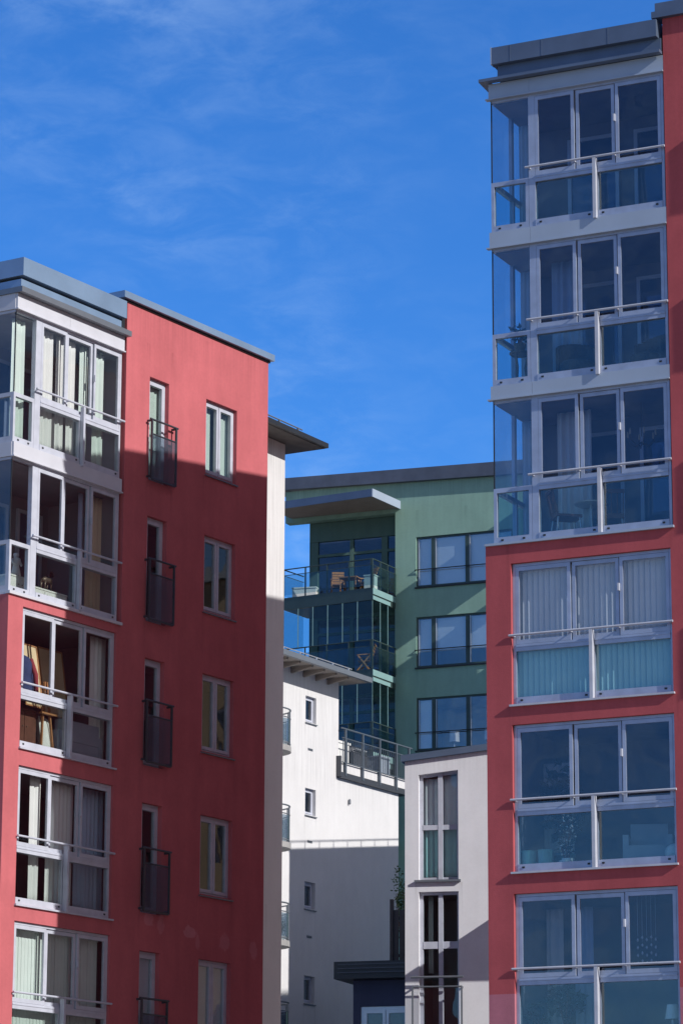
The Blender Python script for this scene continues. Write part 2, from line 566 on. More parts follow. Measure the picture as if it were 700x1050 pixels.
# ------------------------------------------------------------------ glazed balcony front (both red houses)
def glazed_front(parent, xl, m1, m2, xr, T, zm, B, post, rail, frame, up_glass, low_glass, y=0.05, stand=0.08, left_strip=0.0, name='glazed_balcony', handle='white_frame', railmat=None):
    """three sliding sashes over two fixed parapet panes, a handrail and a rail post"""
    mb = MB()
    # surrounding frame
    mb.box(xl, xl + 0.055 + left_strip, y, y + 0.10, B, T)
    mb.box(xr - 0.05, xr, y, y + 0.10, B, T)
    mb.box(xl + 0.055 + left_strip, xr - 0.05, y, y + 0.10, T - 0.05, T)
    mb.box(xl + 0.055 + left_strip, xr - 0.05, y - 0.01, y + 0.11, zm - 0.10, zm + 0.02)
    mb.box(xl + 0.055 + left_strip, xr - 0.05, y - 0.012, y + 0.10, B, B + 0.13)
    mb.box(xl + 0.055 + left_strip, xr - 0.05, y - 0.02, y + 0.02, zm - 0.03, zm - 0.012)
    # fixings along the bottom rail
    f = mb.build(name, frame, parent)
    L = xl + 0.055 + left_strip
    cuts = [L, m1, m2, xr - 0.05]
    for k in range(3):
        a, b = cuts[k] + (0.012 if k else 0.004), cuts[k + 1] - (0.012 if k < 2 else 0.004)
        yo = y + (0.0 if k != 1 else 0.028)
        sm = MB()
        ring(sm, a, b, zm + 0.025, T - 0.055, 0.06, yo, yo + 0.045, 0.07, 0.075)
        s_ = sm.build('sash', frame, f)
        MB().box(a + 0.055, b - 0.055, yo + 0.016, yo + 0.026, zm + 0.095, T - 0.12).build('pane', up_glass, f)
    # parapet panes either side of the post
    pm = MB()
    pm.box(post - 0.035, post + 0.035, y, y + 0.08, B + 0.131, zm - 0.101)
    pm.build('divider', frame, f)
    for a, b in ((L, post - 0.036), (post + 0.036, xr - 0.051)):
        MB().box(a + 0.001, b, y + 0.03, y + 0.042, B + 0.131, zm - 0.101).build('parapet_pane', low_glass, f)
    for xx in (L + 0.1, post - 0.13, post + 0.13, xr - 0.15):
        MB().box(xx - 0.022, xx + 0.022, y - 0.022, y - 0.0125, B + 0.06, B + 0.09).build('fixing', 'black_metal', f)
    rb = MB()
    rb.tube([(xl - 0.04, y - stand, rail), (xr + 0.03, y - stand, rail)], 0.021, 10)
    for xx in (xl + 0.03, m1, m2, xr - 0.03):
        rb.bar((xx, y - stand, rail - 0.005), (xx, y + 0.02, rail - 0.005), 0.022)
    rb.build('handrail', railmat or frame, f)
    MB().box(post - 0.03, post + 0.03, y - stand - 0.02, y - 0.021, B - 0.03, rail - 0.02).build('rail_post', railmat or frame, f)
    hb = MB()
    hb.box(m2 - 0.014, m2 + 0.016, y - 0.045, y - 0.001, zm + 0.80, zm + 0.93)
    hb.build('handle', handle, f)
    return f


def corner_glazing(parent, x0, x1, T, zm, B, y, depth, frame, up_glass, low_glass):
    """frameless upper corner pane and framed parapet pane, continued along the left side of the bay"""
    mb = MB()
    ring(mb, x0, x1, B, zm, 0.06, y, y + 0.08, 0.08, 0.12)
    mb.box(x0, x0 + 0.03, y, y + 0.03, T - 0.05, T - 0.001)
    mb.box(x0, x1, y, y + 0.06, T - 0.05, T)
    mb.box(x0, x0 + 0.06, y + 0.061, y + depth, T - 0.05, T)
    half = y + depth * 0.5
    # side parapet
    mb.box(x0, x0 + 0.08, y + 0.081, y + depth, B, B + 0.12)
    mb.box(x0, x0 + 0.08, y + 0.081, y + depth, zm - 0.08, zm)
    mb.box(x0, x0 + 0.08, half - 0.03, half + 0.03, B + 0.121, zm - 0.081)
    mb.box(x0, x0 + 0.06, half - 0.05, half + 0.05, zm + 0.001, T - 0.051)
    mb.box(x0, x0 + 0.06, y + depth - 0.08, y + depth - 0.001, B + 0.121, zm - 0.081)
    mb.box(x0, x0 + 0.06, y + depth - 0.08, y + depth - 0.001, zm + 0.001, T - 0.051)
    f = mb.build('corner_glazing', frame, parent)
    MB().box(x0 + 0.02, x1, y + 0.012, y + 0.024, zm + 0.001, T - 0.051).build('pane', up_glass, f)
    MB().box(x0 + 0.061, x1 - 0.061, y + 0.03, y + 0.042, B + 0.121, zm - 0.081).build('parapet_pane', low_glass, f)
    MB().box(x0 + 0.012, x0 + 0.024, y + 0.026, half - 0.051, zm + 0.001, T - 0.051).build('pane', up_glass, f)
    MB().box(x0 + 0.012, x0 + 0.024, half + 0.051, y + depth - 0.081, zm + 0.001, T - 0.051).build('pane', up_glass, f)
    MB().box(x0 + 0.03, x0 + 0.042, y + 0.082, half - 0.031, B + 0.121, zm - 0.081).build('parapet_pane', low_glass, f)
    MB().box(x0 + 0.03, x0 + 0.042, half + 0.031, y + depth - 0.081, B + 0.121, zm - 0.081).build('parapet_pane', low_glass, f)
    cb = MB()
    cb.box(x0 + 0.002, x0 + 0.019, y + 0.002, y + 0.024, zm + 0.001, T - 0.051)
    cb.build('corner_joint', 'black_metal', f)
    for xx in (x0 + 0.16, x1 - 0.16):
        MB().box(xx - 0.022, xx + 0.022, y - 0.01, y - 0.0005, B + 0.05, B + 0.08).build('fixing', 'black_metal', f)
    return f


def bay_room(parent, x0, x1, y0, y1, z0, z1, mat='room_wall_dark', doors=(), back='room_wall_dark'):
    """winter garden behind the corner glazing: floor, ceiling, back wall with glazed doors, right wall"""
    mb = MB()
    mb.box(x0, x1, y0, y1, z0 - 0.04, z0)
    mb.box(x0, x1, y0, y1, z1, z1 + 0.03)
    mb.box(x1, x1 + 0.04, y0, y1 + 0.04, z0, z1)
    mb.box(x0, x1, y1, y1 + 0.04, z0, z1)
    r = mb.build('winter_garden', mat, parent)
    for a, b in doors:
        db = MB()
        ring(db, a, b, z0 + 0.02, z1 - 0.25, 0.07, y1 - 0.06, y1 - 0.005)
        d = db.build('door', 'aluminium', r)
        MB().box(a + 0.07, b - 0.07, y1 - 0.04, y1 - 0.025, z0 + 0.09, z1 - 0.32).build('door_pane', 'navy_glass', r)
    return r


# ------------------------------------------------------------------ ground
g = MB()
g.quad((-3000, -3000, 0), (3000, -3000, 0), (3000, 3000, 0), (-3000, 3000, 0))
struct(g.build('ground', 'paving'))

# ================================================================== red tower on the right
RT = thing('apartment_building', 'tall red block at the right, glazed corner balconies under a dark metal roof edge', 'building', (4.258, 53.4, 0), R(-26))
RTOP = [22.47, 19.65, 16.84]
RBOT = [19.96, 17.10, 14.24]
RRAIL = [21.07, 18.23, 15.41]
RT4 = [13.86, 11.02, 8.12]
RB4 = [11.37, 8.49, 5.60]
RR4 = [12.58, 9.72, 6.85]
SK = -1.04          # the left side runs back slightly off square
DEP = 15.0
mb = MB()
holes = [(-1.47, 1.47, b, t) for t, b in zip(RT4, RB4)]
wall_sheet(mb, -1.94, 9.0, 0, 14.2, holes + [(4.15, 5.35, 12.72, 14.1)], depth=0.17)
rdoors = [(4.15, 5.35, 21.27 - 2.85 * k, 23.0 - 2.85 * k) for k in range(3)]
wall_sheet(mb, 1.53, 9.0, 14.2, 23.45, [h for h in rdoors if h[2] > 14.2], depth=0.13)
xl_b = -1.84
mb.quad((-1.94, 0, 0), (-1.94, 0, 14.2), (-1.94 + SK, DEP, 14.2), (-1.94 + SK, DEP, 0))
mb.quad((xl_b, 1.85, 14.2), (xl_b, 1.85, 23.0), (-1.94 + SK, DEP, 23.0), (-1.94 + SK, DEP, 14.2))
mb.quad((1.53, 0, 14.2), (1.53, 0, 23.45), (1.53, 1.85, 23.45), (1.53, 1.85, 14.2))
mb.quad((xl_b, 1.85, 14.2), (1.53, 1.85, 14.2), (1.53, 1.85, 23.0), (xl_b, 1.85, 23.0))
mb.quad((9, 0, 0), (9, DEP, 0), (9, DEP, 23.45), (9, 0, 23.45))
mb.quad((1.53, 0, 23.3), (9, 0, 23.3), (9, DEP, 23.3), (1.53, DEP, 23.3))
mb.quad((-1.94 + SK, DEP, 0), (-1.94 + SK, DEP, 23.0), (9, DEP, 23.45), (9, DEP, 0))
mb.quad((-1.94, 0, 14.2), (1.53, 0, 14.2), (1.53, 1.85, 14.2), (-1.94 + SK * 1.85 / DEP, 1.85, 14.2))
mb.quad((-1.94 + SK * 1.85 / DEP, 1.85, 14.2), (xl_b, 1.85, 14.2), (-1.94 + SK, DEP, 14.2))
mb.build('wall', 'red_plaster', RT)
# roof: low metal roof over the bays, higher coping over the red wall
mb = MB()
skx = lambda x, y: x + SK * y / DEP
mb.prism([(-1.69, -0.14), (1.46, -0.14), (1.46, DEP), (skx(-1.69, DEP), DEP)], 23.09, 23.41)
mb.prism([(-1.63, -0.02), (1.50, -0.02), (1.50, DEP - 0.1), (skx(-1.63, DEP), DEP - 0.1)], 22.83, 23.089)
rf = mb.build('roof', 'dark_zinc', RT)
sm = MB()
for xx in (-1.33, -0.72, 0.55):
    sm.box(xx - 0.006, xx + 0.006, -0.145, -0.1405, 23.095, 23.405)
sm.build('seam', 'dark_zinc', rf)
MB().box(-1.715, -1.691, -0.14, 0.02, 23.09, 23.42).build('end_cap', 'steel_light', rf)
mb = MB()
mb.prism([(-1.94, -0.17), (1.52, -0.17), (1.52, -0.021), (-1.78, -0.021)], 22.775, 22.829)
mb.prism([(-1.94, -0.17), (-1.78, -0.021), (skx(-1.78, 6), 6), (skx(-1.94, 6), 6)], 22.775, 22.829)
mb.build('drip_edge', 'dark_zinc', rf)
mb = MB()
mb.box(1.43, 9.1, -0.10, 0.25, 23.451, 23.72)
mb.box(1.36, 1.43, -0.10, 0.25, 23.451, 23.57)
mb.box(8.9, 9.1, 0.25, DEP, 23.451, 23.72)
mb.build('coping', 'dark_zinc', RT)
# top band and bands between the bays
for k, (z0, z1) in enumerate(((22.475, 22.772), (19.655, 19.955), (16.845, 17.095))):
    mb = MB()
    for a, b in ((-1.82, -1.032), (-1.028, 1.525)):
        mb.box(a, b, 0.0, 0.05, z0, z1)
    mb.box(-1.87, 1.525, -0.035, 0.06, z0 - 0.012, z0 + 0.012)
    mb.box(-1.83, -1.77, 0.051, 1.84, z0, z1)
    mb.box(-1.765, 1.525, 0.051, 1.84, z0 + 0.03, z1 - 0.03)
    mb.build('floor_band', 'band_metal', RT)
mb = MB()
mb.box(-1.94, 1.55, -0.055, 0.06, 14.2005, 14.24)
mb.box(-1.88, 1.525, 0.061, 1.84, 14.203, 14.235)
mb.build('bay_flashing', 'band_metal', RT)
for k in range(3):
    T, B, rl = RTOP[k], RBOT[k], RRAIL[k]
    zm = rl - 0.17
    glazed_front(RT, -1.07, -0.18, 0.58, 1.50, T, zm, B, 0.21, rl, 'aluminium_cool', 'blue_glass', 'parapet_glass', left_strip=0.07, railmat='white_frame')
    corner_glazing(RT, -1.80, -1.075, T, zm, B, 0.05, 1.75, 'aluminium_cool', 'corner_glass', 'parapet_glass')
    bay_room(RT, -1.78, 1.49, 0.16, 1.80, B + 0.03, T - 0.06, 'room_wall_mid', doors=((-1.0, 0.0), (0.3, 1.2)))
for k in range(3):
    T, B, rl = RT4[k], RB4[k], RR4[k]
    f = glazed_front(RT, -1.465, -0.38, 0.50, 1.465, T - 0.004, rl - 0.17, B + 0.004, 0.01, rl, 'aluminium_cool', 'clear_glass' if k == 0 else 'blue_glass', 'aqua_glass' if k == 0 else 'parapet_glass', y=0.07, stand=0.10, railmat='white_frame')
    sb = MB()
    sb.box(-1.50, 1.50, -0.055, 0.068, B - 0.035, B - 0.002)
    sb.build('sill', 'white_frame', f)
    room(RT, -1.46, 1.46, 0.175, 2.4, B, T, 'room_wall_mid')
slat_blind(RT, -1.44, 1.44, 0.225, RB4[0] + 0.06, RT4[0] - 0.08)
# balcony boxes further along the same wall (their shade falls beside the glazing)
for k in range(4):
    z = 21.13 - 2.85 * k
    bb = MB()
    bb.box(3.9, 5.6, -0.43, -0.001, z, z + 0.12)
    bb.box(3.9, 3.93, -0.43, -0.001, z + 0.121, z + 1.17)
    bb.box(5.57, 5.6, -0.43, -0.001, z + 0.121, z + 1.17)
    bb.box(3.931, 5.569, -0.43, -0.40, z + 0.121, z + 1.17)
    bb.build('balcony', 'rail_dark', RT)
    zt_ = 14.1 if k == 3 else 23.0 - 2.85 * k
    window(RT, 4.152, 5.348, z + 0.142 + (0.0 if k < 3 else 0.0), zt_ - 0.002, 0.05, (1, 1), 'aluminium_cool', 'blue_glass', name='french_window')
    room(RT, 4.15, 5.35, 0.2, 1.8, z + 0.14, zt_, 'room_wall_mid')

# ================================================================== red house on the left
LT = thing('apartment_building', 'red block at the left, white framed glazed bays and juliet balconies, half in shade', 'building', (-5.32, 60.0, 0), R(57.5))
LTOP = [19.88, 16.96]
LBOT = [17.25, 14.34]
LRAIL = [18.43, 15.53]
LT3 = [14.11, 11.09, 8.19]
LB3 = [11.43, 8.50, 5.55]
LR3 = [12.65, 9.76, 6.88]
LD = 9.0
doors = [(2.66, 3.33, 17.43 - 2.9 * k, 19.59 - 2.9 * k) for k in range(5)]
wins = [(4.66, 5.79, 18.0 - 2.9 * k, 19.60 - 2.9 * k) for k in range(5)]
mb = MB()
wall_sheet(mb, -1.71, 1.85, 0, 14.28, [(-1.26, 1.70, b, t) for t, b in zip(LT3, LB3)], depth=0.17)
wall_sheet(mb, 1.85, 6.96, 0, 20.99, doors + wins, depth=0.13)
mb.quad((-1.71, 0, 0), (-1.71, 0, 14.28), (-1.71, LD, 14.28), (-1.71, LD, 0))
mb.quad((-1.71, 1.85, 14.28), (-1.71, 1.85, 20.5), (-1.71, LD, 20.5), (-1.71, LD, 14.28))
mb.quad((1.85, 0, 14.28), (1.85, 0, 20.99), (1.85, LD, 20.99), (1.85, LD, 14.28))
mb.quad((-1.71, 1.85, 14.28), (1.85, 1.85, 14.28), (1.85, 1.85, 20.5), (-1.71, 1.85, 20.5))
mb.quad((6.96, 0, 0), (6.96, LD, 0), (6.96, LD, 20.99), (6.96, 0, 20.99))
mb.quad((1.85, 0, 20.8), (6.96, 0, 20.8), (6.96, LD, 20.8), (1.85, LD, 20.8))
mb.quad((-1.71, LD, 0), (-1.71, LD, 20.5), (6.96, LD, 20.99), (6.96, LD, 0))
mb.quad((-1.71, 0, 14.28), (1.85, 0, 14.28), (1.85, 1.85, 14.28), (-1.71, 1.85, 14.28))
mb.build('wall', 'red_plaster_patched', LT)
mb = MB()
mb.prism([(-1.66, -0.10), (1.70, -0.10), (1.70, LD), (-1.66, LD)], 20.55, 20.91)
mb.prism([(-1.63, -0.03), (1.62, -0.03), (1.62, LD - 0.1), (-1.63, LD - 0.1)], 20.31, 20.489)
rf = mb.build('roof', 'zinc', LT)
MB().prism([(-1.56, 0.10), (1.66, 0.10), (1.66, LD - 0.2), (-1.56, LD - 0.2)], 20.4895, 20.5495).build('shade_gap', 'black_metal', rf)  # black infill paints the shade line under the upper fascia
mb = MB()
mb.prism([(-1.72, -0.13), (1.84, -0.13), (1.84, 0.06), (-1.72, 0.06)], 20.20, 20.309)
mb.prism([(-1.72, 0.061), (-1.60, 0.061), (-1.60, LD), (-1.72, LD)], 20.20, 20.309)
mb.build('gutter', 'rail_grey', rf)
mb = MB()
mb.box(1.62, 7.06, -0.10, 0.3, 20.991, 21.13)
mb.box(6.80, 7.06, 0.301, LD, 20.991, 21.13)
cp = mb.build('coping', 'zinc', LT)
MB().box(1.75, 7.0, -0.025, 0.2, 20.945, 20.990).build('black_strip', 'black_metal', cp)  # black strip put in as the shade below the coping
MB().box(1.70, 1.80, 0.02, 0.5, 20.32, 20.93).build('black_strip', 'black_metal', cp)
for k, (z0, z1) in enumerate(((19.885, 20.198), (16.965, 17.245))):
    mb = MB()
    mb.box(-1.68, -0.02, 0.0, 0.05, z0, z1)
    mb.box(-0.016, 1.78, 0.0, 0.05, z0, z1)
    mb.box(-1.70, 1.79, -0.03, 0.06, z0 - 0.012, z0 + 0.012)
    mb.box(-1.69, -1.64, 0.051, 1.84, z0, z1)
    mb.box(-1.635, 1.78, 0.051, 1.84, z0 + 0.03, z1 - 0.03)
    mb.build('floor_band', 'white_sheet', LT)
mb = MB()
mb.box(-1.74, 1.83, -0.05, 0.06, 14.2805, 14.335)
mb.box(-1.70, 1.78, 0.061, 1.84, 14.283, 14.333)
mb.build('bay_flashing', 'white_sheet', LT)
for k in range(2):
    T, B, rl = LTOP[k], LBOT[k], LRAIL[k]
    zm = rl - 0.19
    glazed_front(LT, -1.02, -0.02, 0.84, 1.76, T, zm, B, 0.45, rl, 'white_frame', 'clear_glass', 'window_glass', left_strip=0.12)
    corner_glazing(LT, -1.66, -1.025, T, zm, B, 0.05, 1.75, 'white_frame', 'clear_glass', 'window_glass')
    bay_room(LT, -1.64, 1.75, 0.16, 1.80, B + 0.03, T - 0.06, 'room_wall' if k == 0 else 'room_wall_mid', doors=((-0.6, 0.4), (0.7, 1.5)))
for k in range(3):
    T, B, rl = LT3[k], LB3[k], LR3[k]
    f = glazed_front(LT, -1.255, -0.22, 0.72, 1.695, T - 0.004, rl - 0.19, B + 0.004, 0.24, rl, 'white_frame', 'clear_glass', 'window_glass', y=0.05, stand=0.10)
    sb = MB()
    sb.box(-1.29, 1.74, -0.05, 0.048, B - 0.035, B - 0.002)
    sb.build('sill', 'white_frame', f)
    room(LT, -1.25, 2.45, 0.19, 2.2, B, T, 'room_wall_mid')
for k in range(5):
    x0, x1, z0, z1 = doors[k]
    d = window(LT, x0 + 0.002, x1 - 0.002, z0 + 0.002, z1 - 0.002, 0.10, (1,), 'white_frame', 'window_glass', name='french_window', sash=0.075)
    room(LT, x0, x1 + 0.8, 0.24, 1.6, z0, z1, 'room_wall_mid')
    zr = [18.66, 15.78, 12.91, 9.98, 7.06][k]
    jb = MB()
    jb.tube([(2.54, -0.12, zr), (3.50, -0.12, zr)], 0.022, 8)
    jb.tube([(2.58, -0.12, zr - 0.30), (3.46, -0.12, zr - 0.30)], 0.018, 8)
    for xx in (2.60, 3.44):
        jb.box(xx - 0.018, xx + 0.018, -0.139, -0.101, zr - 1.23, zr - 0.001)
        for zz in (zr - 0.02, zr - 1.18):
            jb.box(xx - 0.015, xx + 0.015, -0.10, 0.002, zz - 0.02, zz + 0.02)
    jb.box(2.619, 3.421, -0.135, -0.105, zr - 1.25, zr - 1.21)
    j = jb.build('juliet_balcony', 'rail_dark', LT)
    MB().box(2.62, 3.42, -0.128, -0.116, zr - 1.209, zr - 0.32).build('glass_panel', 'smoked_glass', j)
    x0, x1, z0, z1 = wins[k]
    w = window(LT, x0 + 0.002, x1 - 0.002, z0 + 0.002, z1 - 0.002, 0.09, (1, 1), 'white_frame', 'window_glass', sill=0.13, sash=0.065)
    room(LT, x0, x1 + 0.8, 0.24, 1.9, z0, z1, 'room_wall_mid')
    if k == 4:
        roller(w, x0 + 0.06, x1 - 0.06, 0.165, z0 + 0.05, z1 - 0.05)
        roller(d, doors[k][0] + 0.06, doors[k][1] - 0.06, 0.175, doors[k][2] + 0.05, doors[k][3] - 0.05)
slat_blind(LT, -1.20, 1.64, 0.26, LB3[2] + 0.06, LT3[2] - 0.08, 'curtain_green', tilt=7)

# ================================================================== white house just behind the left red one
GT = thing('apartment_building', 'narrow white wall with dark overhanging eaves, tucked behind the left red block', 'building', (-1.504, 72.0, 0), R(60))
mb = MB()
mb.box(-4.2, 0.36, 0, 7.0, 0, 20.845)
mb.build('wall', 'white_plaster', GT)
mb = MB()
rl_ = lambda x, y: 20.85 + max(0, y + 0.6) * 0.0 if y < 0 else 20.85 + y * 0.22
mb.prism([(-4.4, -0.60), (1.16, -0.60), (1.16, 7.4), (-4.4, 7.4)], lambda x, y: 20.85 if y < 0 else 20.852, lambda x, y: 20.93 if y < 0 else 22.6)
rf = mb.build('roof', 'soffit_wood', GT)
mb = MB()
mb.box(-4.4, 1.18, -0.70, -0.601, 20.86, 20.97)
mb.box(1.161, 1.19, -0.60, 7.4, 20.86, 20.95)
mb.build('gutter', 'black_metal', rf)
mb = MB()
mb.tube([(-4.3, -0.35, 21.20), (0.55, -0.35, 21.20)], 0.016, 6)
for k in range(6):
    mb.bar((-3.9 + k * 0.85, -0.35, 20.95), (-3.9 + k * 0.85, -0.35, 21.21), 0.04)
mb.build('snow_rail', 'rail_grey', rf)

# ================================================================== white house in the middle
CT = thing('apartment_building', 'white house in the middle with small square windows, round balconies and a roof terrace', 'building', (-0.934, 97.9, 0), R(60))
cw = [(-0.31, 0.33, zt - 0.82, zt) for zt in (19.53, 16.64, 13.75, 10.88)]
mb = MB()
wall_sheet(mb, -7, 1.73, 17.22, 20.3, [cw[0]], depth=0.2)
wall_sheet(mb, -7, 5.62, 0, 17.22, cw[1:], depth=0.2)
mb.quad((1.73, 0, 17.22), (1.73, 8, 17.22), (1.73, 8, 20.3), (1.73, 0, 20.3))
mb.quad((5.62, 0, 0), (5.62, 8, 0), (5.62, 8, 17.22), (5.62, 0, 17.22))
mb.quad((-7, 0, 0), (-7, 0, 20.3), (-7, 8, 20.3), (-7, 8, 0))
mb.quad((-7, 8, 0), (-7, 8, 20.3), (5.62, 8, 20.3), (5.62, 8, 0))
mb.build('wall', 'white_plaster', CT)
for x0, x1, z0, z1 in cw:
    window(CT, x0 + 0.002, x1 - 0.002, z0 + 0.002, z1 - 0.002, 0.12, (1,), 'white_frame', 'window_glass', sill=0.17, sash=0.055)
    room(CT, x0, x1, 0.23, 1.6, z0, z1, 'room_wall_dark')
for zt in (17.87, 15.0, 12.08):
    v = MB()
    v.box(-0.16, 0.12, -0.012, -0.001, zt - 0.04, zt + 0.03)
    for q in range(3):
        v.box(-0.15, 0.11, -0.02, -0.0125, zt - 0.033 + q * 0.022, zt - 0.022 + q * 0.022)
    v.build('vent', 'rail_grey', CT)
lamp = MB()
lamp.lathe([(0.025, -0.09), (0.04, -0.07), (0.04, 0.05), (0.02, 0.08)], (2.36, -0.05, 16.55), 12)
lamp.box(2.34, 2.38, -0.03, -0.001, 16.5, 16.6)
lamp.build('wall_lamp', 'rail_grey', CT)
mb = MB()
mb.prism([(-7.2, -0.80), (2.23, -0.80), (2.23, 8.4), (-7.2, 8.4)], lambda x, y: 20.27 if y < 0 else 20.305, lambda x, y: 20.36 if y < 0 else 22.3)
rf = mb.build('roof', 'soffit_board', CT)
mb = MB()
mb.box(-7.2, 2.25, -0.93, -0.801, 20.26, 20.42)
mb.box(2.231, 2.27, -0.80, 8.4, 20.27, 20.40)
mb.build('gutter', 'rail_grey', rf)
mb = MB()
mb.tube([(-7.0, -0.55, 20.62), (1.6, -0.55, 20.62)], 0.016, 6)
mb.tube([(-7.0, -0.55, 20.53), (1.6, -0.55, 20.53)], 0.012, 6)
for k in range(9):
    mb.bar((-6.6 + k, -0.55, 20.38), (-6.6 + k, -0.55, 20.63), 0.04)
mb.build('snow_rail', 'steel_light', rf)
for k in range(12):
    xx = -6.4 + k * 0.74
    if xx < 1.7:
        rb = MB()
        i = len(rb.v)
        rb.prism([(xx, -0.74), (xx + 0.09, -0.74), (xx + 0.09, -0.001), (xx, -0.001)], lambda x, y: 20.20 if y < -0.3 else 20.08, 20.266)
        rb.build('rafter', 'soffit_board', rf)
# terrace at the right end
mb = MB()
mb.prism([(1.66, -0.14), (6.1, -0.14), (6.1, 7.98), (1.735, 7.98), (1.735, -0.001), (1.66, -0.001)], 17.223, 17.40)
ts = mb.build('terrace_slab', 'rail_dark', CT)
mb = MB()
mb.box(1.74, 6.05, -0.06, 0.10, 17.401, 17.74)
mb.build('upstand', 'white_plaster', ts)
mb = MB()
mb.box(1.58, 1.65, -0.16, -0.002, 17.25, 17.9)
mb.build('end_panel', 'rail_dark', ts)
mb = MB()
zr = 18.80
mb.tube([(1.70, -0.13, zr), (6.3, -0.13, zr)], 0.03, 8)
mb.tube([(1.74, -0.13, 17.72), (6.2, -0.13, 17.72)], 0.02, 8)
mb.tube([(1.74, -0.13, 18.50), (6.2, -0.13, 18.50)], 0.02, 8)
for xx in (1.95, 3.05, 4.15, 5.25, 6.1):
    mb.box(xx - 0.035, xx + 0.035, -0.16, -0.10, 17.30, zr - 0.02)
tr_ = mb.build('terrace_railing', 'rail_slate', CT)
for k in range(34):
    xx = 1.80 + k * 0.128
    b_ = MB()
    b_.box(xx - 0.009, xx + 0.009, -0.14, -0.12, 17.735, 18.485)
    b_.build('baluster', 'rail_slate', tr_)
# round balconies


def round_balcony(z):
    cx, r0 = -2.95, 0.92
    pts = [(cx + r0 * math.cos(a), -r0 * math.sin(a)) for a in [math.pi * k / 20 for k in range(21)]]
    mb = MB()
    poly = [(x, y) for x, y in pts]
    poly.reverse()
    mb.prism([(x, min(y, -0.001)) for x, y in poly], z, z + 0.17)
    b = mb.build('round_balcony', 'concrete', CT)
    rp = [(cx + (r0 - 0.03) * math.cos(a), -(r0 - 0.03) * math.sin(a) - 0.002) for a in [math.pi * k / 20 for k in range(21)]]
    rb = MB()
    rb.tube([(x, y, z + 1.28) for x, y in rp], 0.025, 8)
    rb.tube([(x, y, z + 1.02) for x, y in rp], 0.018, 8)
    rb.tube([(x, y, z + 0.24) for x, y in rp], 0.018, 8)
    for k in range(0, 21, 4):
        rb.bar((*rp[k], z + 0.171), (*rp[k], z + 1.28), 0.035)
    rb.build('railing', 'rail_grey', b)
    gb = MB()
    for k in range(20):
        (xa, ya), (xb, yb) = rp[k], rp[k + 1]
        gb.bar((xa, ya, z + 0.63), (xb, yb, z + 0.63), 0.010, 0.70)
    gb.build('glass_panel', 'smoked_glass', b)


for k in range(5):
    round_balcony(17.35 - 2.93 * k)

# ================================================================== white stair tower
TT = thing('apartment_building', 'slim white wing with sloping dark roof and tall four pane windows beside the red tower', 'building', (1.563, 77.0, 0), R(-12))
ttop = lambda x: 14.10 + 0.105 * x
h1t = lambda x: 13.77 + 0.10 * (x - 0.34)
mb = MB()
wall_sheet(mb, 0, 7, 0, 15, [(0.34, 1.31, 11.20, 13.90, h1t), (0.34, 1.31, 7.66, 10.92)], depth=0.2, top=lambda x: ttop(x))
mb.quad((0, 0, 0), (0, 0, ttop(0)), (0, 15.5, ttop(0)), (0, 15.5, 0))
mb.quad((7, 0, 0), (7, 15.5, 0), (7, 15.5, ttop(7)), (7, 0, ttop(7)))
tt2 = lambda x, y: 19.08 - 0.058 * (y - 15.5)
mb.prism([(0, 15.5), (2.5, 15.5), (2.5, 29), (0, 29)], 0, tt2)
mb.build('wall', 'cool_white_plaster', TT)
mb = MB()
mb.prism([(-0.08, -0.09), (7.1, -0.09), (7.1, 15.49), (-0.08, 15.49)], lambda x, y: ttop(x) + 0.002, lambda x, y: ttop(x) + 0.16)
mb.build('roof', 'dark_zinc', TT)
mb = MB()
mb.prism([(-0.03, 15.46), (2.55, 15.46), (2.55, 29.05), (-0.03, 29.05)], lambda x, y: tt2(x, y) + 0.002, lambda x, y: tt2(x, y) + 0.06)
mb.tube([(0.05, 15.55, tt2(0, 15.55) + 0.32), (0.05, 28.9, tt2(0, 28.9) + 0.32)], 0.02, 6)
for k in range(15):
    yy = 15.55 + k * 0.95
    mb.bar((0.05, yy, tt2(0, yy) + 0.06), (0.05, yy, tt2(0, yy) + 0.33), 0.03)
mb.build('roof_railing', 'rail_grey', TT)


def tall_window(z0, top, zt0, zt1, gl=('aqua_glass', 'clear_glass')):
    """four panes: two columns and a transom, white painted frame set deep in the wall"""
    x0, x1, y = 0.342, 1.308, 0.12
    mb = MB()
    mb.prism([(x0, y), (x0 + 0.085, y), (x0 + 0.085, y + 0.08), (x0, y + 0.08)], z0, lambda x, yy: top(x) - 0.002)
    mb.prism([(x1 - 0.05, y), (x1, y), (x1, y + 0.08), (x1 - 0.05, y + 0.08)], z0, lambda x, yy: top(x) - 0.002)
    mb.prism([(0.80, y - 0.02), (0.91, y - 0.02), (0.91, y + 0.09), (0.80, y + 0.09)], z0, lambda x, yy: top(x) - 0.004)
    for a, b in ((x0 + 0.085, 0.80), (0.91, x1 - 0.05)):
        mb.box(a, b, y, y + 0.08, z0, z0 + 0.07)
        mb.box(a, b, y - 0.01, y + 0.08, zt0, zt1)
        mb.prism([(a, y), (b, y), (b, y + 0.08), (a, y + 0.08)], lambda x, yy: top(x) - 0.07, lambda x, yy: top(x) - 0.003)
    w = mb.build('window', 'white_frame', TT)
    for a, b in ((x0 + 0.086, 0.799), (0.911, x1 - 0.051)):
        MB().box(a, b, y + 0.03, y + 0.042, z0 + 0.071, zt0 - 0.001).build('pane', gl[0], w)
        MB().prism([(a, y + 0.03), (b, y + 0.03), (b, y + 0.042), (a, y + 0.042)], zt1 + 0.001, lambda x, yy: top(x) - 0.071).build('pane', gl[1], w)
    return w


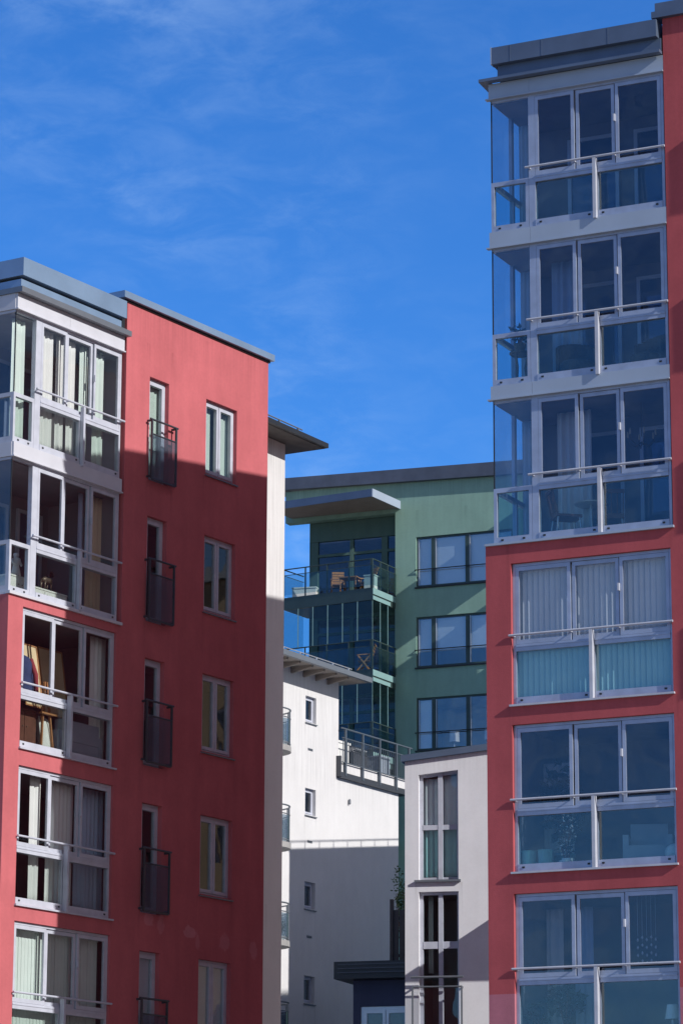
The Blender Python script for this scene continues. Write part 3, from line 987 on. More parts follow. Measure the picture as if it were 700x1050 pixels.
w1 = tall_window(11.205, h1t, 12.43, 12.55)
mb = MB()
mb.prism([(0.24, -0.08), (1.37, -0.08), (1.37, 0.119), (0.342, 0.119)], 11.15, 11.20)
mb.build('sill', 'rail_grey', w1)
w2 = tall_window(7.665, lambda x: 10.92, 9.56, 9.73, ('dark_glass', 'dark_glass'))
room(TT, 0.34, 1.31, 0.21, 1.8, 11.21, 13.9, 'room_wall')
room(TT, 0.34, 1.31, 0.21, 1.8, 7.67, 10.91, 'room_wall')
jb = MB()
jb.tube([(0.17, -0.16, 8.86), (1.44, -0.16, 8.86)], 0.028, 8)
jb.tube([(0.20, -0.16, 8.63), (1.41, -0.16, 8.63)], 0.02, 8)
for xx in (0.21, 1.40):
    jb.box(xx - 0.02, xx + 0.02, -0.18, -0.14, 7.62, 8.64)
    jb.box(xx - 0.018, xx + 0.018, -0.139, -0.001, 8.60, 8.64)
    jb.box(xx - 0.018, xx + 0.018, -0.139, -0.001, 7.63, 7.67)
jb.box(0.231, 1.379, -0.18, -0.14, 7.60, 7.65)
j = jb.build('juliet_balcony', 'rail_grey', TT)
MB().box(0.235, 1.375, -0.166, -0.154, 7.66, 8.60).build('glass_panel', 'clear_glass', j)
mb = MB()
mb.box(3.5, 7.0, -1.61, -0.001, 10.99, 11.14)
mb.build('porch_slab', 'concrete', TT)

# ================================================================== green house at the back
NT = thing('apartment_building', 'green apartment block at the back with corner balconies and wide ribbon windows', 'building', (2.846, 113.4, 0), R(-23))
nz = [(26.43, 28.31), (23.45, 25.32), (20.42, 22.34)]
nh = [(-0.13, 3.6, a, b) for a, b in nz]
NE = 12.0
mb = MB()
wall_sheet(mb, -0.95, NE, 0, 29.3, nh, depth=0.14)
wall_sheet(mb, -5.35, NE, 29.3, 30.5, [])
mb.quad((-0.95, 0, 0), (-0.95, 0, 29.3), (-0.95, 0.40, 29.3), (-0.95, 0.40, 0))
mb.quad((-5.35, 0, 29.3), (-0.95, 0, 29.3), (-0.95, 0.4, 29.3), (-5.35, 0.4, 29.3))
mb.quad((-4.54, 9, 0), (-4.54, 9, 30.5), (NE, 9, 30.5), (NE, 9, 0))
mb.quad((NE, 0, 0), (NE, 9, 0), (NE, 9, 30.5), (NE, 0, 30.5))
mb.quad((-4.54, 0.4, 0), (-4.54, 0.4, 30.5), (-4.54, 9, 30.5), (-4.54, 9, 0))
mb.quad((-5.35, 0, 29.3), (-5.35, 0, 30.5), (-5.35, 0.4, 30.5), (-5.35, 0.4, 29.3))
mb.build('wall', 'green_plaster', NT)
mb = MB()
mb.prism([(-5.75, -0.22), (NE + 0.2, -0.22), (NE + 0.2, 9.3), (-5.75, 9.3)], lambda x, y: 30.53 - 0.028 * (x + 5), lambda x, y: 30.98 - 0.022 * (x + 5))
mb.build('roof', 'roof_metal', NT)
# recessed window wall behind the balconies
mb = MB()
for z0 in (26.18, 23.2, 20.2, 17.2, 14.2):
    mb.box(-4.54, -0.95, 0.40, 0.56, z0 - 0.6, z0 + 0.02)
    for xx, ww in ((-4.5, 0.30), (-2.92, 0.14), (-1.66, 0.24), (-1.03, 0.06)):
        mb.box(xx, xx + ww, 0.405, 0.55, z0 + 0.021, z0 + 2.379)
    for a, b in ((-4.2, -2.92), (-2.78, -1.66), (-1.42, -1.03)):
        mb.box(a, b, 0.41, 0.54, z0 + 1.80, z0 + 1.90)
mb.box(-4.54, -0.952, 0.40, 0.56, 28.57, 29.29)
mb.build('window_frame', 'dark_green_plaster', NT)
for z0 in (26.18, 23.2, 20.2, 17.2, 14.2):
    for a, b in ((-4.2, -2.92), (-2.78, -1.66), (-1.42, -1.03)):
        MB().box(a, b, 0.46, 0.475, z0 + 0.03, z0 + 1.80).build('pane', 'navy_glass', NT)
        MB().box(a, b, 0.46, 0.475, z0 + 1.90, z0 + 2.37).build('pane', 'navy_glass', NT)
    room(NT, -4.5, -0.97, 0.57, 4.0, z0, z0 + 2.35, 'room_wall')
# canopy over the top balcony
can = [(-5.3, -1.50), (-1.0, -2.10), (-0.78, -0.001), (-5.1, -0.001)]
mb = MB()
mb.prism(can, 29.46, 29.70)
cn = mb.build('canopy', 'soffit_board', NT)
mb = MB()
mb.prism([(-5.32, -1.54), (-1.0, -2.14), (-1.0, -2.101), (-5.32, -1.501)], 29.44, 29.72)
mb.build('front_fascia', 'dark_zinc', cn)
mb = MB()
mb.prism([(-0.999, -2.14), (-0.96, -2.14), (-0.74, -0.002), (-0.779, -0.002)], 29.43, 29.73)
mb.build('side_fascia', 'band_metal', cn)
BP = [(-4.82, -1.30), (-1.10, -1.82), (-0.952, -0.002), (-4.6, -0.002)]


def seg(a, b, t):
    return (a[0] + (b[0] - a[0]) * t, a[1] + (b[1] - a[1]) * t)


def offs(p, q, d):
    dx, dy = q[0] - p[0], q[1] - p[1]
    L = math.hypot(dx, dy)
    return (dy / L * d, -dx / L * d)


for k, zf in enumerate((26.15, 23.17, 20.19, 17.21)):
    mb = MB()
    mb.prism(BP[:2] + [BP[2], (-0.952, 0.398), (-4.6, 0.398)], zf - 0.45, zf)
    bal = mb.build('corner_balcony', 'green_metal', NT)
    sb = MB()
    o1 = 0.012
    sb.prism([(-1.10 + o1, -1.82), (-1.10 + o1 * 2.5, -1.82), (-0.952 + o1 * 2.5, -0.03), (-0.952 + o1, -0.03)], zf - 0.24, zf - 0.02)
    sb.prism([(-1.10 + o1, -1.82), (-1.10 + o1 * 2.5, -1.82), (-0.99 + o1 * 2.5, -0.45), (-0.99 + o1, -0.45)], zf - 0.44, zf - 0.30)
    sb.build('edge_trim', 'teal_metal', bal)
    rb = MB()
    P0, P1, P2, P3 = BP
    zr = zf + 1.06
    for a, b in ((P0, P1), (P1, P2), (P3, P0)):
        rb.tube([(*a, zr), (*b, zr)], 0.024, 8)
        rb.tube([(*a, zr - 0.22), (*b, zr - 0.22)], 0.014, 6)
    for a, b, n in ((P0, P1, 4), (P1, P2, 3)):
        for q in range(n + 1):
            p = seg(a, b, q / n * 0.985)
            rb.bar((*p, zf + 0.001), (*p, zr), 0.045)
    rl = rb.build('railing', 'green_metal', bal)
    gb = MB()
    for a, b in ((P0, P1), (P1, P2), (P3, P0)):
        o = offs(a, b, 0.03)
        gb.bar((a[0] + o[0], a[1] + o[1], zf + 0.46), (b[0] + o[0], b[1] + o[1], zf + 0.46), 0.012, 0.74)
    gb.build('glass_panel', 'tinted_glass', bal)
    if k >= 1:
        # frameless folding panes between parapet and the slab above
        zt = zf + 2.98 - 0.46
        for a, b, n in ((P0, P1, 6), (P1, P2, 3), (P3, P0, 3)):
            for q in range(n):
                p, r_ = seg(a, b, q / n + 0.006), seg(a, b, (q + 1) / n - 0.006)
                MB().bar((*p, (zr + zt) / 2), (*r_, (zr + zt) / 2), 0.012, zt - zr - 0.03).build('folding_pane', 'tinted_glass', bal)
        jb = MB()
        for a, b, n in ((P0, P1, 6), (P1, P2, 3)):
            for q in range(n + 1):
                p = seg(a, b, q / n)
                jb.box(p[0] - 0.012, p[0] + 0.012, p[1] - 0.012, p[1] + 0.012, zr + 0.02, zt)
        jb.build('pane_edge', 'teal_metal', bal)
# ribbon windows
for k, (a, b) in enumerate(nz):
    mb = MB()
    y = 0.06
    x0, x1 = -0.128, 3.598
    z0, z1 = a + 0.002, b - 0.002
    mb.box(x0, x0 + 0.05, y, y + 0.08, z0, z1)
    mb.box(x1 - 0.06, x1, y, y + 0.08, z0, z1)
    mb.box(x0 + 0.05, x1 - 0.06, y - 0.01, y + 0.08, z0, z0 + 0.07)
    mb.box(x0 + 0.05, x1 - 0.06, y, y + 0.08, z1 - 0.06, z1)
    for xx in (0.44, 1.76):
        mb.box(xx, xx + 0.15, y - 0.005, y + 0.08, z0 + 0.07, z1 - 0.06)
    w = mb.build('ribbon_window', 'green_metal', NT)
    for p, q in ((x0 + 0.05, 0.44), (0.59, 1.76), (1.91, x1 - 0.06)):
        MB().box(p + 0.001, q - 0.001, y + 0.03, y + 0.045, z0 + 0.071, z1 - 0.061).build('pane', 'sky_glass', w)
        MB().box(p + 0.012, p + 0.035, y - 0.004, y + 0.028, z0 + 0.08, z1 - 0.07).build('side_strip', 'steel_light', w)
    rb = MB()
    rb.tube([(-0.17, -0.06, a + 0.64), (3.64, -0.06, a + 0.64)], 0.02, 6)
    rb.bar((-0.15, -0.06, a + 0.64), (-0.15, 0.0, a + 0.64), 0.03)
    rb.build('rail', 'black_metal', w)
    sb = MB()
    sb.box(-0.17, 3.64, -0.07, 0.059, a - 0.05, a - 0.002)
    sb.build('sill', 'black_metal', w)
    room(NT, x0, x1, 0.17, 2.6, z0, z1, 'room_wall')
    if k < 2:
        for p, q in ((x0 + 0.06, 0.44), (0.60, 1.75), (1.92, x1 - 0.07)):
            roller(w, p, q, 0.165, (a + 0.62 if k == 1 else z0 + 0.05), z1 - 0.08, 'blind_sky_reflect')  # blinds coloured as the panes' reflection of the sky
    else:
        roller(w, x0 + 0.06, 0.42, 0.165, z0 + 0.05, z1 - 0.08, 'blind_sky_reflect')
# unseen balcony stack further along, thinned to plates that throw the light streaks
mb = MB()
sx0, sx1 = 5.5, 6.1
mb.box(sx0, sx1, -1.8, -0.001, 28.4, 30.0)
mb.box(sx0, sx1, -1.8, -0.001, 27.05, 27.3)
mb.box(sx0, sx1, -1.8, -0.92, 0, 27.049)
mb.box(sx0, sx1, -0.919, -0.001, 23.9, 25.0)
mb.box(sx0, sx1, -0.919, -0.001, 0, 20.5)
mb.box(sx0, sx0 + 0.06, -1.8, -0.001, 27.98, 28.06)
mb.build('balcony_stack', 'green_plaster', NT)

# ================================================================== dark blue annex between the white houses
AT = thing('annex_building', 'dark blue annex with a black canopy roof between the two white houses', 'building', (0.391, 94.0, 0), R(-18))
mb = MB()
wall_sheet(mb, 0, 4.2, 0, 10.38, [(0.22, 1.75, 7.0, 9.62)], depth=0.15)
mb.quad((0, 0, 0), (0, 0, 10.38), (0, 4, 10.38), (0, 4, 0))
mb.quad((4.2, 0, 0), (4.2, 4, 0), (4.2, 4, 10.38), (4.2, 0, 10.38))
mb.quad((0, 4, 0), (0, 4, 10.38), (4.2, 4, 10.38), (4.2, 4, 0))
mb.build('wall', 'blue_plaster', AT)
mb = MB()
mb.box(-0.42, 4.4, -0.55, 4.1, 10.39, 10.89)
rf = mb.build('canopy_roof', 'black_metal', AT)
mb = MB()
for q in range(3):
    mb.box(-0.3, 4.4, -0.57 - 0.012 * q, -0.551, 10.79 - q * 0.12, 10.82 - q * 0.12)
mb.build('edge_trim', 'rail_dark', rf)
w = window(AT, 0.222, 1.748, 7.002, 9.618, 0.05, (1, 1), 'steel_light', 'window_glass', sash=0.09, fr=0.10, name='glazed_door')
room(AT, 0.22, 1.75, 0.16, 2.0, 7.0, 9.62, 'room_wall_dark')

FE = thing('board_fence', 'black vertical board fence standing on the annex roof beside the white wing', 'fence', at(AT, 0.92, 1.0, 10.89), R(-18))
for k in range(16):
    b = MB()
    x = k * 0.19
    b.box(x, x + 0.165, 0, 0.025, 0.03, 1.64)
    b.build('board', 'boards', FE)
mb = MB()
mb.box(-0.10, -0.005, -0.03, 0.09, 0, 1.96)
mb.build('post', 'boards', FE)
mb = MB()
mb.box(0, 3.04, 0.026, 0.07, 0.25, 0.34)
mb.box(0, 3.04, 0.026, 0.07, 1.35, 1.44)
mb.build('cross_rail', 'boards', FE)


def leaf_cloud(mb, c, rx, rz, n, s, rng):
    for _ in range(n):
        while True:
            p = Vector((rng.uniform(-1, 1), rng.uniform(-1, 1), rng.uniform(-1, 1)))
            if p.length < 1 and p.length > 0.25:
                break
        q = Vector((c[0] + p.x * rx, c[1] + p.y * rx, c[2] + p.z * rz))
        d = Vector((rng.gauss(0, 1), rng.gauss(0, 1), rng.gauss(0, 0.6) + 0.2)).normalized()
        e = d.cross(Vector((rng.gauss(0, 1), rng.gauss(0, 1), rng.gauss(0, 1)))).normalized()
        k = s * rng.uniform(0.6, 1.3)
        up = d.cross(e) * k * 0.12
        mb.quad(tuple(q), tuple(q + d * k * 0.5 + e * k * 0.28 + up), tuple(q + d * k), tuple(q + d * k * 0.5 - e * k * 0.28 + up))


def shrub(name, label, cat, loc, h, rx, n, s, leafmat, pot=None, seed=1, flowers=0, group=None):
    rng = random.Random(seed)
    t = thing(name, label, cat, loc, 0, group)
    z = 0
    if pot:
        pm, pr, ph = pot
        MB().lathe([(pr * 0.7, 0), (pr * 0.95, ph * 0.85), (pr, ph * 0.86), (pr, ph), (pr * 0.85, ph), (pr * 0.8, ph * 0.9)], n=18).build('pot', pm, t, smooth=False)
        z = ph * 0.9
    st = MB()
    for k in range(5):
        a = k * 2.4
        st.tube([(0.01 * math.cos(a), 0.01 * math.sin(a), z), (rx * 0.3 * math.cos(a), rx * 0.3 * math.sin(a), z + (h - z) * 0.5), (rx * 0.6 * math.cos(a), rx * 0.6 * math.sin(a), z + (h - z) * 0.85)], [0.016, 0.011, 0.005], 6)
    st.build('stem', 'wood_dark', t)
    lf = MB()
    for k in range(5):
        a = k * 2.4 + 0.5
        leaf_cloud(lf, (rx * 0.42 * math.cos(a), rx * 0.42 * math.sin(a), z + (h - z) * (0.45 + 0.11 * k)), rx * 0.62, (h - z) * 0.26, n // 5, s, rng)
    lf.build('foliage', leafmat, t)
    if flowers:
        fl = MB()
        leaf_cloud(fl, (0, 0, z + (h - z) * 0.6), rx * 0.85, (h - z) * 0.42, flowers, s * 0.55, rng)
        fl.build('blossom', 'petal', t)
    return t


shrub('shrub', 'green shrub showing above the black board fence', 'shrub', at(AT, 0.98, 1.75, 10.89), 2.62, 0.34, 800, 0.10, 'leaf', seed=3)

# ================================================================== sand coloured block across the court (seen in the left block's panes)
ST = thing('apartment_building', 'sand coloured apartment block across the court, seen only as a reflection', 'building', (15.0, 80.0, 0), R(-18))
sh = [(1.0 + 2.3 * i, 2.2 + 2.3 * i, 2.2 + 2.95 * j, 3.9 + 2.95 * j) for i in range(5) for j in range(7)]
mb = MB()
wall_sheet(mb, 0, 13, 0, 22.5, sh, depth=0.15)
mb.quad((0, 0, 0), (0, 0, 22.5), (0, 9, 22.5), (0, 9, 0))
mb.quad((13, 0, 0), (13, 9, 0), (13, 9, 22.5), (13, 0, 22.5))
mb.quad((0, 9, 0), (0, 9, 22.5), (13, 9, 22.5), (13, 9, 0))
mb.build('wall', 'sand_plaster', ST)
MB().box(-0.3, 13.3, -0.3, 9.3, 22.502, 22.8).build('roof', 'roof_metal', ST)
for i, (x0, x1, z0, z1) in enumerate(sh):
    if i == 0:
        mb = MB()
        ring(mb, 0.002, 1.198, 0.002, 1.698, 0.07, 0.06, 0.13)
        wf = mb.build('window', 'white_frame', ST, (x0, 0, z0))
        wp = MB().box(0.07, 1.13, 0.09, 0.10, 0.07, 1.63).build('pane', 'navy_glass', wf)
        bk = MB().box(0.003, 1.197, 0.14, 0.149, 0.003, 1.697).build('blind', 'room_wall_dark', wf)
    else:
        c = wf.copy()
        COL.objects.link(c)
        c.location = (x0, 0, z0)
        for src in (wp, bk):
            d = src.copy()
            COL.objects.link(d)
            d.parent = c

#==NEXT==
# ================================================================== things standing or hanging behind the glass
def hang(root, x0, x1, y, z0, z1, mat, label, group=None, pleat=0.13, amp=0.035, name='curtain', gather=0.0):
    return curtain(name, x1 - x0, z0, z1, mat, pleat, amp, at(root, (x0 + x1) / 2, y, 0), root.rotation_euler.z, label, group, gather)


CG = 'curtains of the left red block'
zb, zt = LBOT[0] + 0.05, LTOP[0] - 0.10
for x0, x1, y, mat, lab in (
        (-1.50, -1.12, 0.26, 'curtain_green', 'pale green pleated curtain in the top corner pane of the left block'),
        (-0.62, -0.26, 0.24, 'curtain_white', 'white pleated curtain at the left edge of the top bay\'s first sash'),
        (-0.08, 0.14, 0.28, 'curtain_white', 'narrow white curtain at the right edge of the top bay\'s first sash'),
        (0.22, 0.50, 0.24, 'curtain_white', 'white curtain at the left of the top bay\'s middle sash'),
        (0.66, 0.96, 0.27, 'curtain_green', 'pale green curtain at the right of the top bay\'s middle sash'),
        (1.10, 1.42, 0.24, 'curtain_green', 'pale green curtain in the top bay\'s last sash, by the red wall')):
    hang(LT, x0, x1, y, zb, zt, mat, lab, CG)
hang(LT, 1.16, 1.70, 0.40, LBOT[1] + 0.05, LTOP[1] - 0.1, 'curtain_sand', 'sand coloured curtain at the right of the left block\'s second bay', CG)
hang(LT, 0.98, 1.15, 0.46, LBOT[1] + 0.05, LTOP[1] - 0.1, 'curtain_blue', 'bluish curtain drawn aside in the left block\'s second bay', CG)
hang(LT, 1.34, 1.86, 0.36, LB3[0] + 0.05, LT3[0] - 0.08, 'curtain_white', 'white curtain beside the cream paintings, right sash of the third bay', CG)
hang(LT, -0.52, -0.20, 0.30, LB3[1] + 0.05, LT3[1] - 0.08, 'curtain_white', 'bright white curtain gathered in the first sash above the blinds', CG, gather=0.4)
hang(LT, 0.02, 0.86, 0.32, LB3[1] + 0.05, LT3[1] - 0.08, 'curtain_white', 'wide grey white curtain filling the middle sash of the fourth bay', CG)
hang(LT, 1.0, 1.90, 0.40, LB3[1] + 0.05, LT3[1] - 0.08, 'curtain_blue', 'dim blue curtain in the right sash of the fourth bay', CG)
hang(LT, 2.86, 3.30, 0.225, 17.5, 19.5, 'curtain_green', 'pale green curtain in the topmost french window of the left block', CG, amp=0.02)
for k, (x0, x1, mat, lab) in enumerate((
        (4.80, 5.12, 'curtain_green', 'pale curtain in the left casement of the left block\'s topmost window'),
        (5.36, 5.76, 'curtain_green', 'pale wide curtain in the right casement of the left block\'s topmost window'))):
    hang(LT, x0, x1, 0.225, 18.05, 19.5, mat, lab, CG, amp=0.02)
hang(LT, 5.02, 5.20, 0.36, 12.2 + 0.05, 13.7, 'curtain_white', 'thin white curtain in the casement window two storeys above the blue blinds', CG)
hang(RT, -1.02, -0.45, 0.95, RBOT[1] + 0.05, RTOP[1] - 0.1, 'curtain_blue', 'blue grey curtain behind the wicker tub chairs', 'curtains of the right red tower')
hang(RT, -0.95, -0.30, 0.95, RBOT[2] + 0.05, RTOP[2] - 0.1, 'curtain_white', 'pale striped curtain behind the white legged chairs', 'curtains of the right red tower')
hang(RT, -1.35, -1.05, 1.15, RB4[2] + 0.05, RT4[2] - 0.15, 'curtain_white', 'pale curtain at the far left of the lowest glazed balcony on the right tower', 'curtains of the right red tower')
hang(RT, -0.80, -0.45, 1.05, RB4[2] + 0.05, RT4[2] - 0.15, 'curtain_blue', 'second curtain from the left in the lowest glazed balcony on the right tower', 'curtains of the right red tower')
hang(RT, -1.42, -0.86, 1.25, RB4[1] + 0.05, RT4[1] - 0.5, 'curtain_white', 'pale curtain behind the large plant and orchids on the right tower', 'curtains of the right red tower')
hang(TT, 0.50, 0.62, 0.40, 9.0, 10.85, 'curtain_white', 'thin white curtain strip in the white wing\'s lower window', 'curtains of the white wing', pleat=0.06, amp=0.012)
for k, lab in enumerate(('narrow pale curtain behind the corner pane of the right tower\'s top bay', 'narrow pale curtain behind the corner pane above the plant stand', 'narrow pale curtain behind the corner pane of the third bay')):
    hang(RT, -1.74, -1.52, 1.22, RBOT[k] + 0.05, RTOP[k] - 0.1, 'curtain_blue', lab, 'curtains of the right red tower', pleat=0.09, amp=0.02)
hang(TT, 0.40, 0.84, 0.25, 11.25, 13.70, 'curtain_teal', 'grey green curtain in the left panes of the white wing\'s upper window', 'curtains of the white wing')
hang(TT, 0.88, 1.28, 0.27, 11.25, 13.76, 'curtain_teal', 'grey green curtain in the right panes of the white wing\'s upper window', 'curtains of the white wing', pleat=0.2, amp=0.02)


def chair(name, label, loc, rz, mat, legs, seat_h=0.45, w=0.46, back=0.42, group=None):
    t = thing(name, label, 'chair', loc, rz, group)
    MB().box(-w / 2, w / 2, -w / 2, w / 2, seat_h - 0.045, seat_h).build('seat', mat, t)
    b = MB()
    for k in range(5):
        x = -w / 2 + 0.02 + k * (w - 0.04) / 4
        b.bar((x, w / 2 - 0.02, seat_h + 0.02), (x, w / 2 + 0.07, seat_h + back), 0.035, 0.018)
    b.bar((-w / 2, w / 2 + 0.075, seat_h + back), (w / 2, w / 2 + 0.075, seat_h + back), 0.03, 0.07)
    b.bar((-w / 2, w / 2 - 0.02, seat_h + 0.02), (w / 2, w / 2 - 0.02, seat_h + 0.02), 0.03, 0.045)
    b.build('backrest', mat, t)
    for sx in (-1, 1):
        for sy in (-1, 1):
            MB().tube([(sx * (w / 2 - 0.04), sy * (w / 2 - 0.04), seat_h - 0.045), (sx * (w / 2 + 0.01), sy * (w / 2 + 0.01), 0)], [0.018, 0.013], 8).build('leg', legs, t)
    return t


def tub_chair(label, loc, rz, group=None):
    t = thing('wicker_chair', label, 'chair', loc, rz, group)
    MB().lathe([(0.27, 0.08), (0.31, 0.30), (0.31, 0.36), (0.26, 0.40)], n=20).build('seat', 'wicker', t, smooth=False)
    b = MB()
    n = 16
    for k in range(n):
        a0, a1 = math.pi * (k / n) - 0.15, math.pi * ((k + 1) / n) - 0.15
        h = lambda a: 0.62 + 0.22 * max(0, math.sin(a))
        p, q = (0.33 * math.cos(a0), 0.33 * math.sin(a0)), (0.33 * math.cos(a1), 0.33 * math.sin(a1))
        po, qo = (0.38 * math.cos(a0), 0.38 * math.sin(a0)), (0.38 * math.cos(a1), 0.38 * math.sin(a1))
        b.prism([p, po, qo, q], 0.16, h((a0 + a1) / 2))
    b.build('backrest', 'wicker', t)
    for a in (0.8, 2.3, 3.9, 5.5):
        MB().tube([(0.24 * math.cos(a), 0.24 * math.sin(a), 0.1), (0.27 * math.cos(a), 0.27 * math.sin(a), 0)], 0.02, 6).build('leg', 'wood_dark', t)
    return t


def table(name, label, loc, rz, w, d, h, top, legs, group=None):
    t = thing(name, label, 'table', loc, rz, group)
    MB().box(-w / 2, w / 2, -d / 2, d / 2, h - 0.035, h).build('tabletop', top, t)
    for sx in (-1, 1):
        for sy in (-1, 1):
            MB().tube([(sx * (w / 2 - 0.05), sy * (d / 2 - 0.05), 0), (sx * (w / 2 - 0.05), sy * (d / 2 - 0.05), h - 0.035)], 0.02, 8).build('leg', legs, t)
    return t


r26 = RT.rotation_euler.z
f2 = RBOT[1] + 0.03
tub_chair('dark wicker tub chair behind the left parapet pane, second bay of the right tower', at(RT, -0.42, 0.62, f2), r26 + 0.5, 'wicker chairs on the right tower')
tub_chair('dark wicker tub chair behind the right parapet pane, second bay of the right tower', at(RT, 0.85, 0.75, f2), r26 - 0.4, 'wicker chairs on the right tower')
t = thing('plant_stand', 'dark three legged plant stand in the corner pane of the second bay', 'stand', at(RT, -1.42, 0.40, f2), r26)
MB().lathe([(0.17, 0.60), (0.19, 0.62), (0.19, 0.645), (0.0, 0.65)], n=18).build('top', 'bronze', t)
for k in range(3):
    a = k * 2.094 + 0.4
    MB().tube([(0.15 * math.cos(a), 0.15 * math.sin(a), 0.61), (0.09 * math.cos(a), 0.09 * math.sin(a), 0.36), (0.12 * math.cos(a), 0.12 * math.sin(a), 0.12), (0.19 * math.cos(a), 0.19 * math.sin(a), 0)], 0.022, 8).build('leg', 'bronze', t)
shrub('potted_plant', 'small dark plant on the three legged stand', 'plant', at(RT, -1.42, 0.40, f2 + 0.645), 0.42, 0.17, 80, 0.12, 'leaf_dark', ('bronze', 0.11, 0.16), 5)
f3 = RBOT[2] + 0.03
chair('chair', 'dark seat chair on white legs, left one behind the third bay\'s parapet', at(RT, -0.62, 0.50, f3), r26 + 2.2, 'wood_dark', 'steel_light', group='white legged chairs')
chair('chair', 'dark seat chair on white legs beside the small round table, third bay', at(RT, 0.02, 0.95, f3), r26 + 3.6, 'wood_dark', 'steel_light', group='white legged chairs')
t = thing('round_table', 'small round pale table between the white legged chairs, third bay', 'table', at(RT, -0.25, 0.75, f3), r26)
MB().lathe([(0.0, 0.68), (0.29, 0.68), (0.30, 0.70), (0.0, 0.71)], n=22).build('tabletop', 'steel_light', t)
MB().lathe([(0.17, 0.0), (0.16, 0.02), (0.03, 0.04), (0.025, 0.68)], n=12).build('pedestal', 'steel_light', t)
t = thing('chandelier', 'glass drop chandelier hanging behind the third bay\'s right panes', 'lamp', at(RT, 0.62, 1.0, RTOP[2] - 0.07), r26)
MB().tube([(0, 0, 0), (0, 0, -0.62)], 0.008, 6).build('cord', 'bronze', t)
cb_ = MB()
for k in range(6):
    a = k * math.pi / 3
    cb_.tube([(0, 0, -0.72), (0.12 * math.cos(a), 0.12 * math.sin(a), -0.80), (0.23 * math.cos(a), 0.23 * math.sin(a), -0.72), (0.26 * math.cos(a), 0.26 * math.sin(a), -0.62)], 0.012, 6)
cb_.build('arms', 'bronze', t)
for k in range(6):
    a = k * math.pi / 3
    MB().lathe([(0.012, 0.0), (0.02, 0.03), (0.014, 0.09), (0.003, 0.12)], (0.26 * math.cos(a), 0.26 * math.sin(a), -0.62), 8).build('candle', 'canvas_cream', t)
# fifth row: plants and pots
f5 = RB4[1]
shrub('potted_plant', 'large dark leafed plant rising above the parapet beside the white orchids', 'plant', at(RT, -0.86, 0.74, f5), 1.75, 0.36, 190, 0.24, 'leaf_dark', ('ceramic_teal', 0.22, 0.36), 11)
shrub('orchid', 'white flowering orchid among dark leaves, middle balcony of the right tower', 'plant', at(RT, -0.60, 0.32, f5), 1.20, 0.19, 60, 0.12, 'leaf_dark', ('ceramic_white', 0.11, 0.22), 12, flowers=95)
shrub('flowering_plant', 'low white flowering plant at the foot of the orchid', 'plant', at(RT, -0.62, 0.27, f5), 0.55, 0.18, 50, 0.09, 'leaf_dark', ('ceramic_white', 0.12, 0.18), 13, flowers=70)
for x, y, lab in ((-1.30, 0.30, 'teal pot at the far left of the balcony with the orchid'), (-0.99, 0.28, 'teal pot next to the white flowering plants')):
    t = thing('plant_pot', lab, 'pot', at(RT, x, y, f5), 0, 'teal pots on the right tower')
    MB().lathe([(0.10, 0), (0.125, 0.02), (0.14, 0.36), (0.15, 0.38), (0.13, 0.385), (0.12, 0.33)], n=18).build('body', 'ceramic_teal', t)
t = thing('armchair', 'rounded grey armchair behind the right parapet pane, orchid balcony', 'chair', at(RT, 0.62, 0.95, f5), r26 + 0.3)
MB().box(-0.32, 0.32, -0.32, 0.28, 0.14, 0.42).build('seat', 'plastic_grey', t)
MB().prism([(-0.32, 0.281), (0.32, 0.281), (0.30, 0.42), (-0.30, 0.42)], 0.14, 0.86).build('backrest', 'plastic_grey', t)
for s in (-1, 1):
    MB().box(min(s * 0.321, s * 0.42), max(s * 0.321, s * 0.42), -0.30, 0.36, 0.14, 0.60).build('armrest', 'plastic_grey', t)
for sx in (-1, 1):
    for sy in (-1, 1):
        MB().tube([(sx * 0.27, sy * 0.24, 0.14), (sx * 0.29, sy * 0.27, 0)], 0.02, 6).build('leg', 'wood_dark', t)
t = thing('globe_lamp', 'white globe lamp at the right end of the orchid balcony', 'lamp', at(RT, 1.27, 0.45, f5), 0)
MB().lathe([(0.08, 0), (0.09, 0.02), (0.05, 0.05)], n=14).build('base', 'bronze', t)
MB().lathe([(0.17 * math.sin(math.pi * k / 12) + 0.001, 0.22 - 0.17 * math.cos(math.pi * k / 12)) for k in range(13)], n=20).build('shade', 'ceramic_white', t, smooth=True)
# lowest row: hanging crystals, leafy plants
f6 = RB4[2]
t = thing('crystal_mobile', 'hanging strings of glass drops in the lowest balcony\'s right sash', 'ornament', at(RT, 0.72, 0.45, RT4[2] - 0.005), r26)
for k in range(5):
    x = -0.14 + k * 0.08
    sb = MB()
    sb.tube([(x, 0, 0), (x, 0, -0.75 - 0.1 * (k % 2))], 0.003, 5)
    s_ = sb.build('string', 'steel_light', t)
    for q in range(4):
        MB().lathe([(0.001, -0.03), (0.022, 0), (0.001, 0.035)], (x, 0, -0.82 - 0.13 * q + 0.04 * (k % 2)), 8).build('drop', 'ceramic_white', s_)
shrub('potted_plant', 'dark leafy plant behind the lowest left parapet pane', 'plant', at(RT, -0.75, 0.5, f6), 1.0, 0.34, 150, 0.17, 'leaf_dark', ('ceramic_teal', 0.16, 0.28), 21)
shrub('potted_plant', 'smaller dark plant in the lowest left corner of the right tower', 'plant', at(RT, -1.22, 0.4, f6), 0.62, 0.2, 80, 0.13, 'leaf_dark', ('ceramic_teal', 0.12, 0.2), 22)
t = thing('table_lamp', 'small white lamp at the lower right corner of the lowest balcony', 'lamp', at(RT, 1.18, 0.42, f6), 0)
MB().lathe([(0.08, 0), (0.08, 0.02), (0.02, 0.04), (0.02, 0.42)], n=12).build('stand', 'ceramic_white', t)
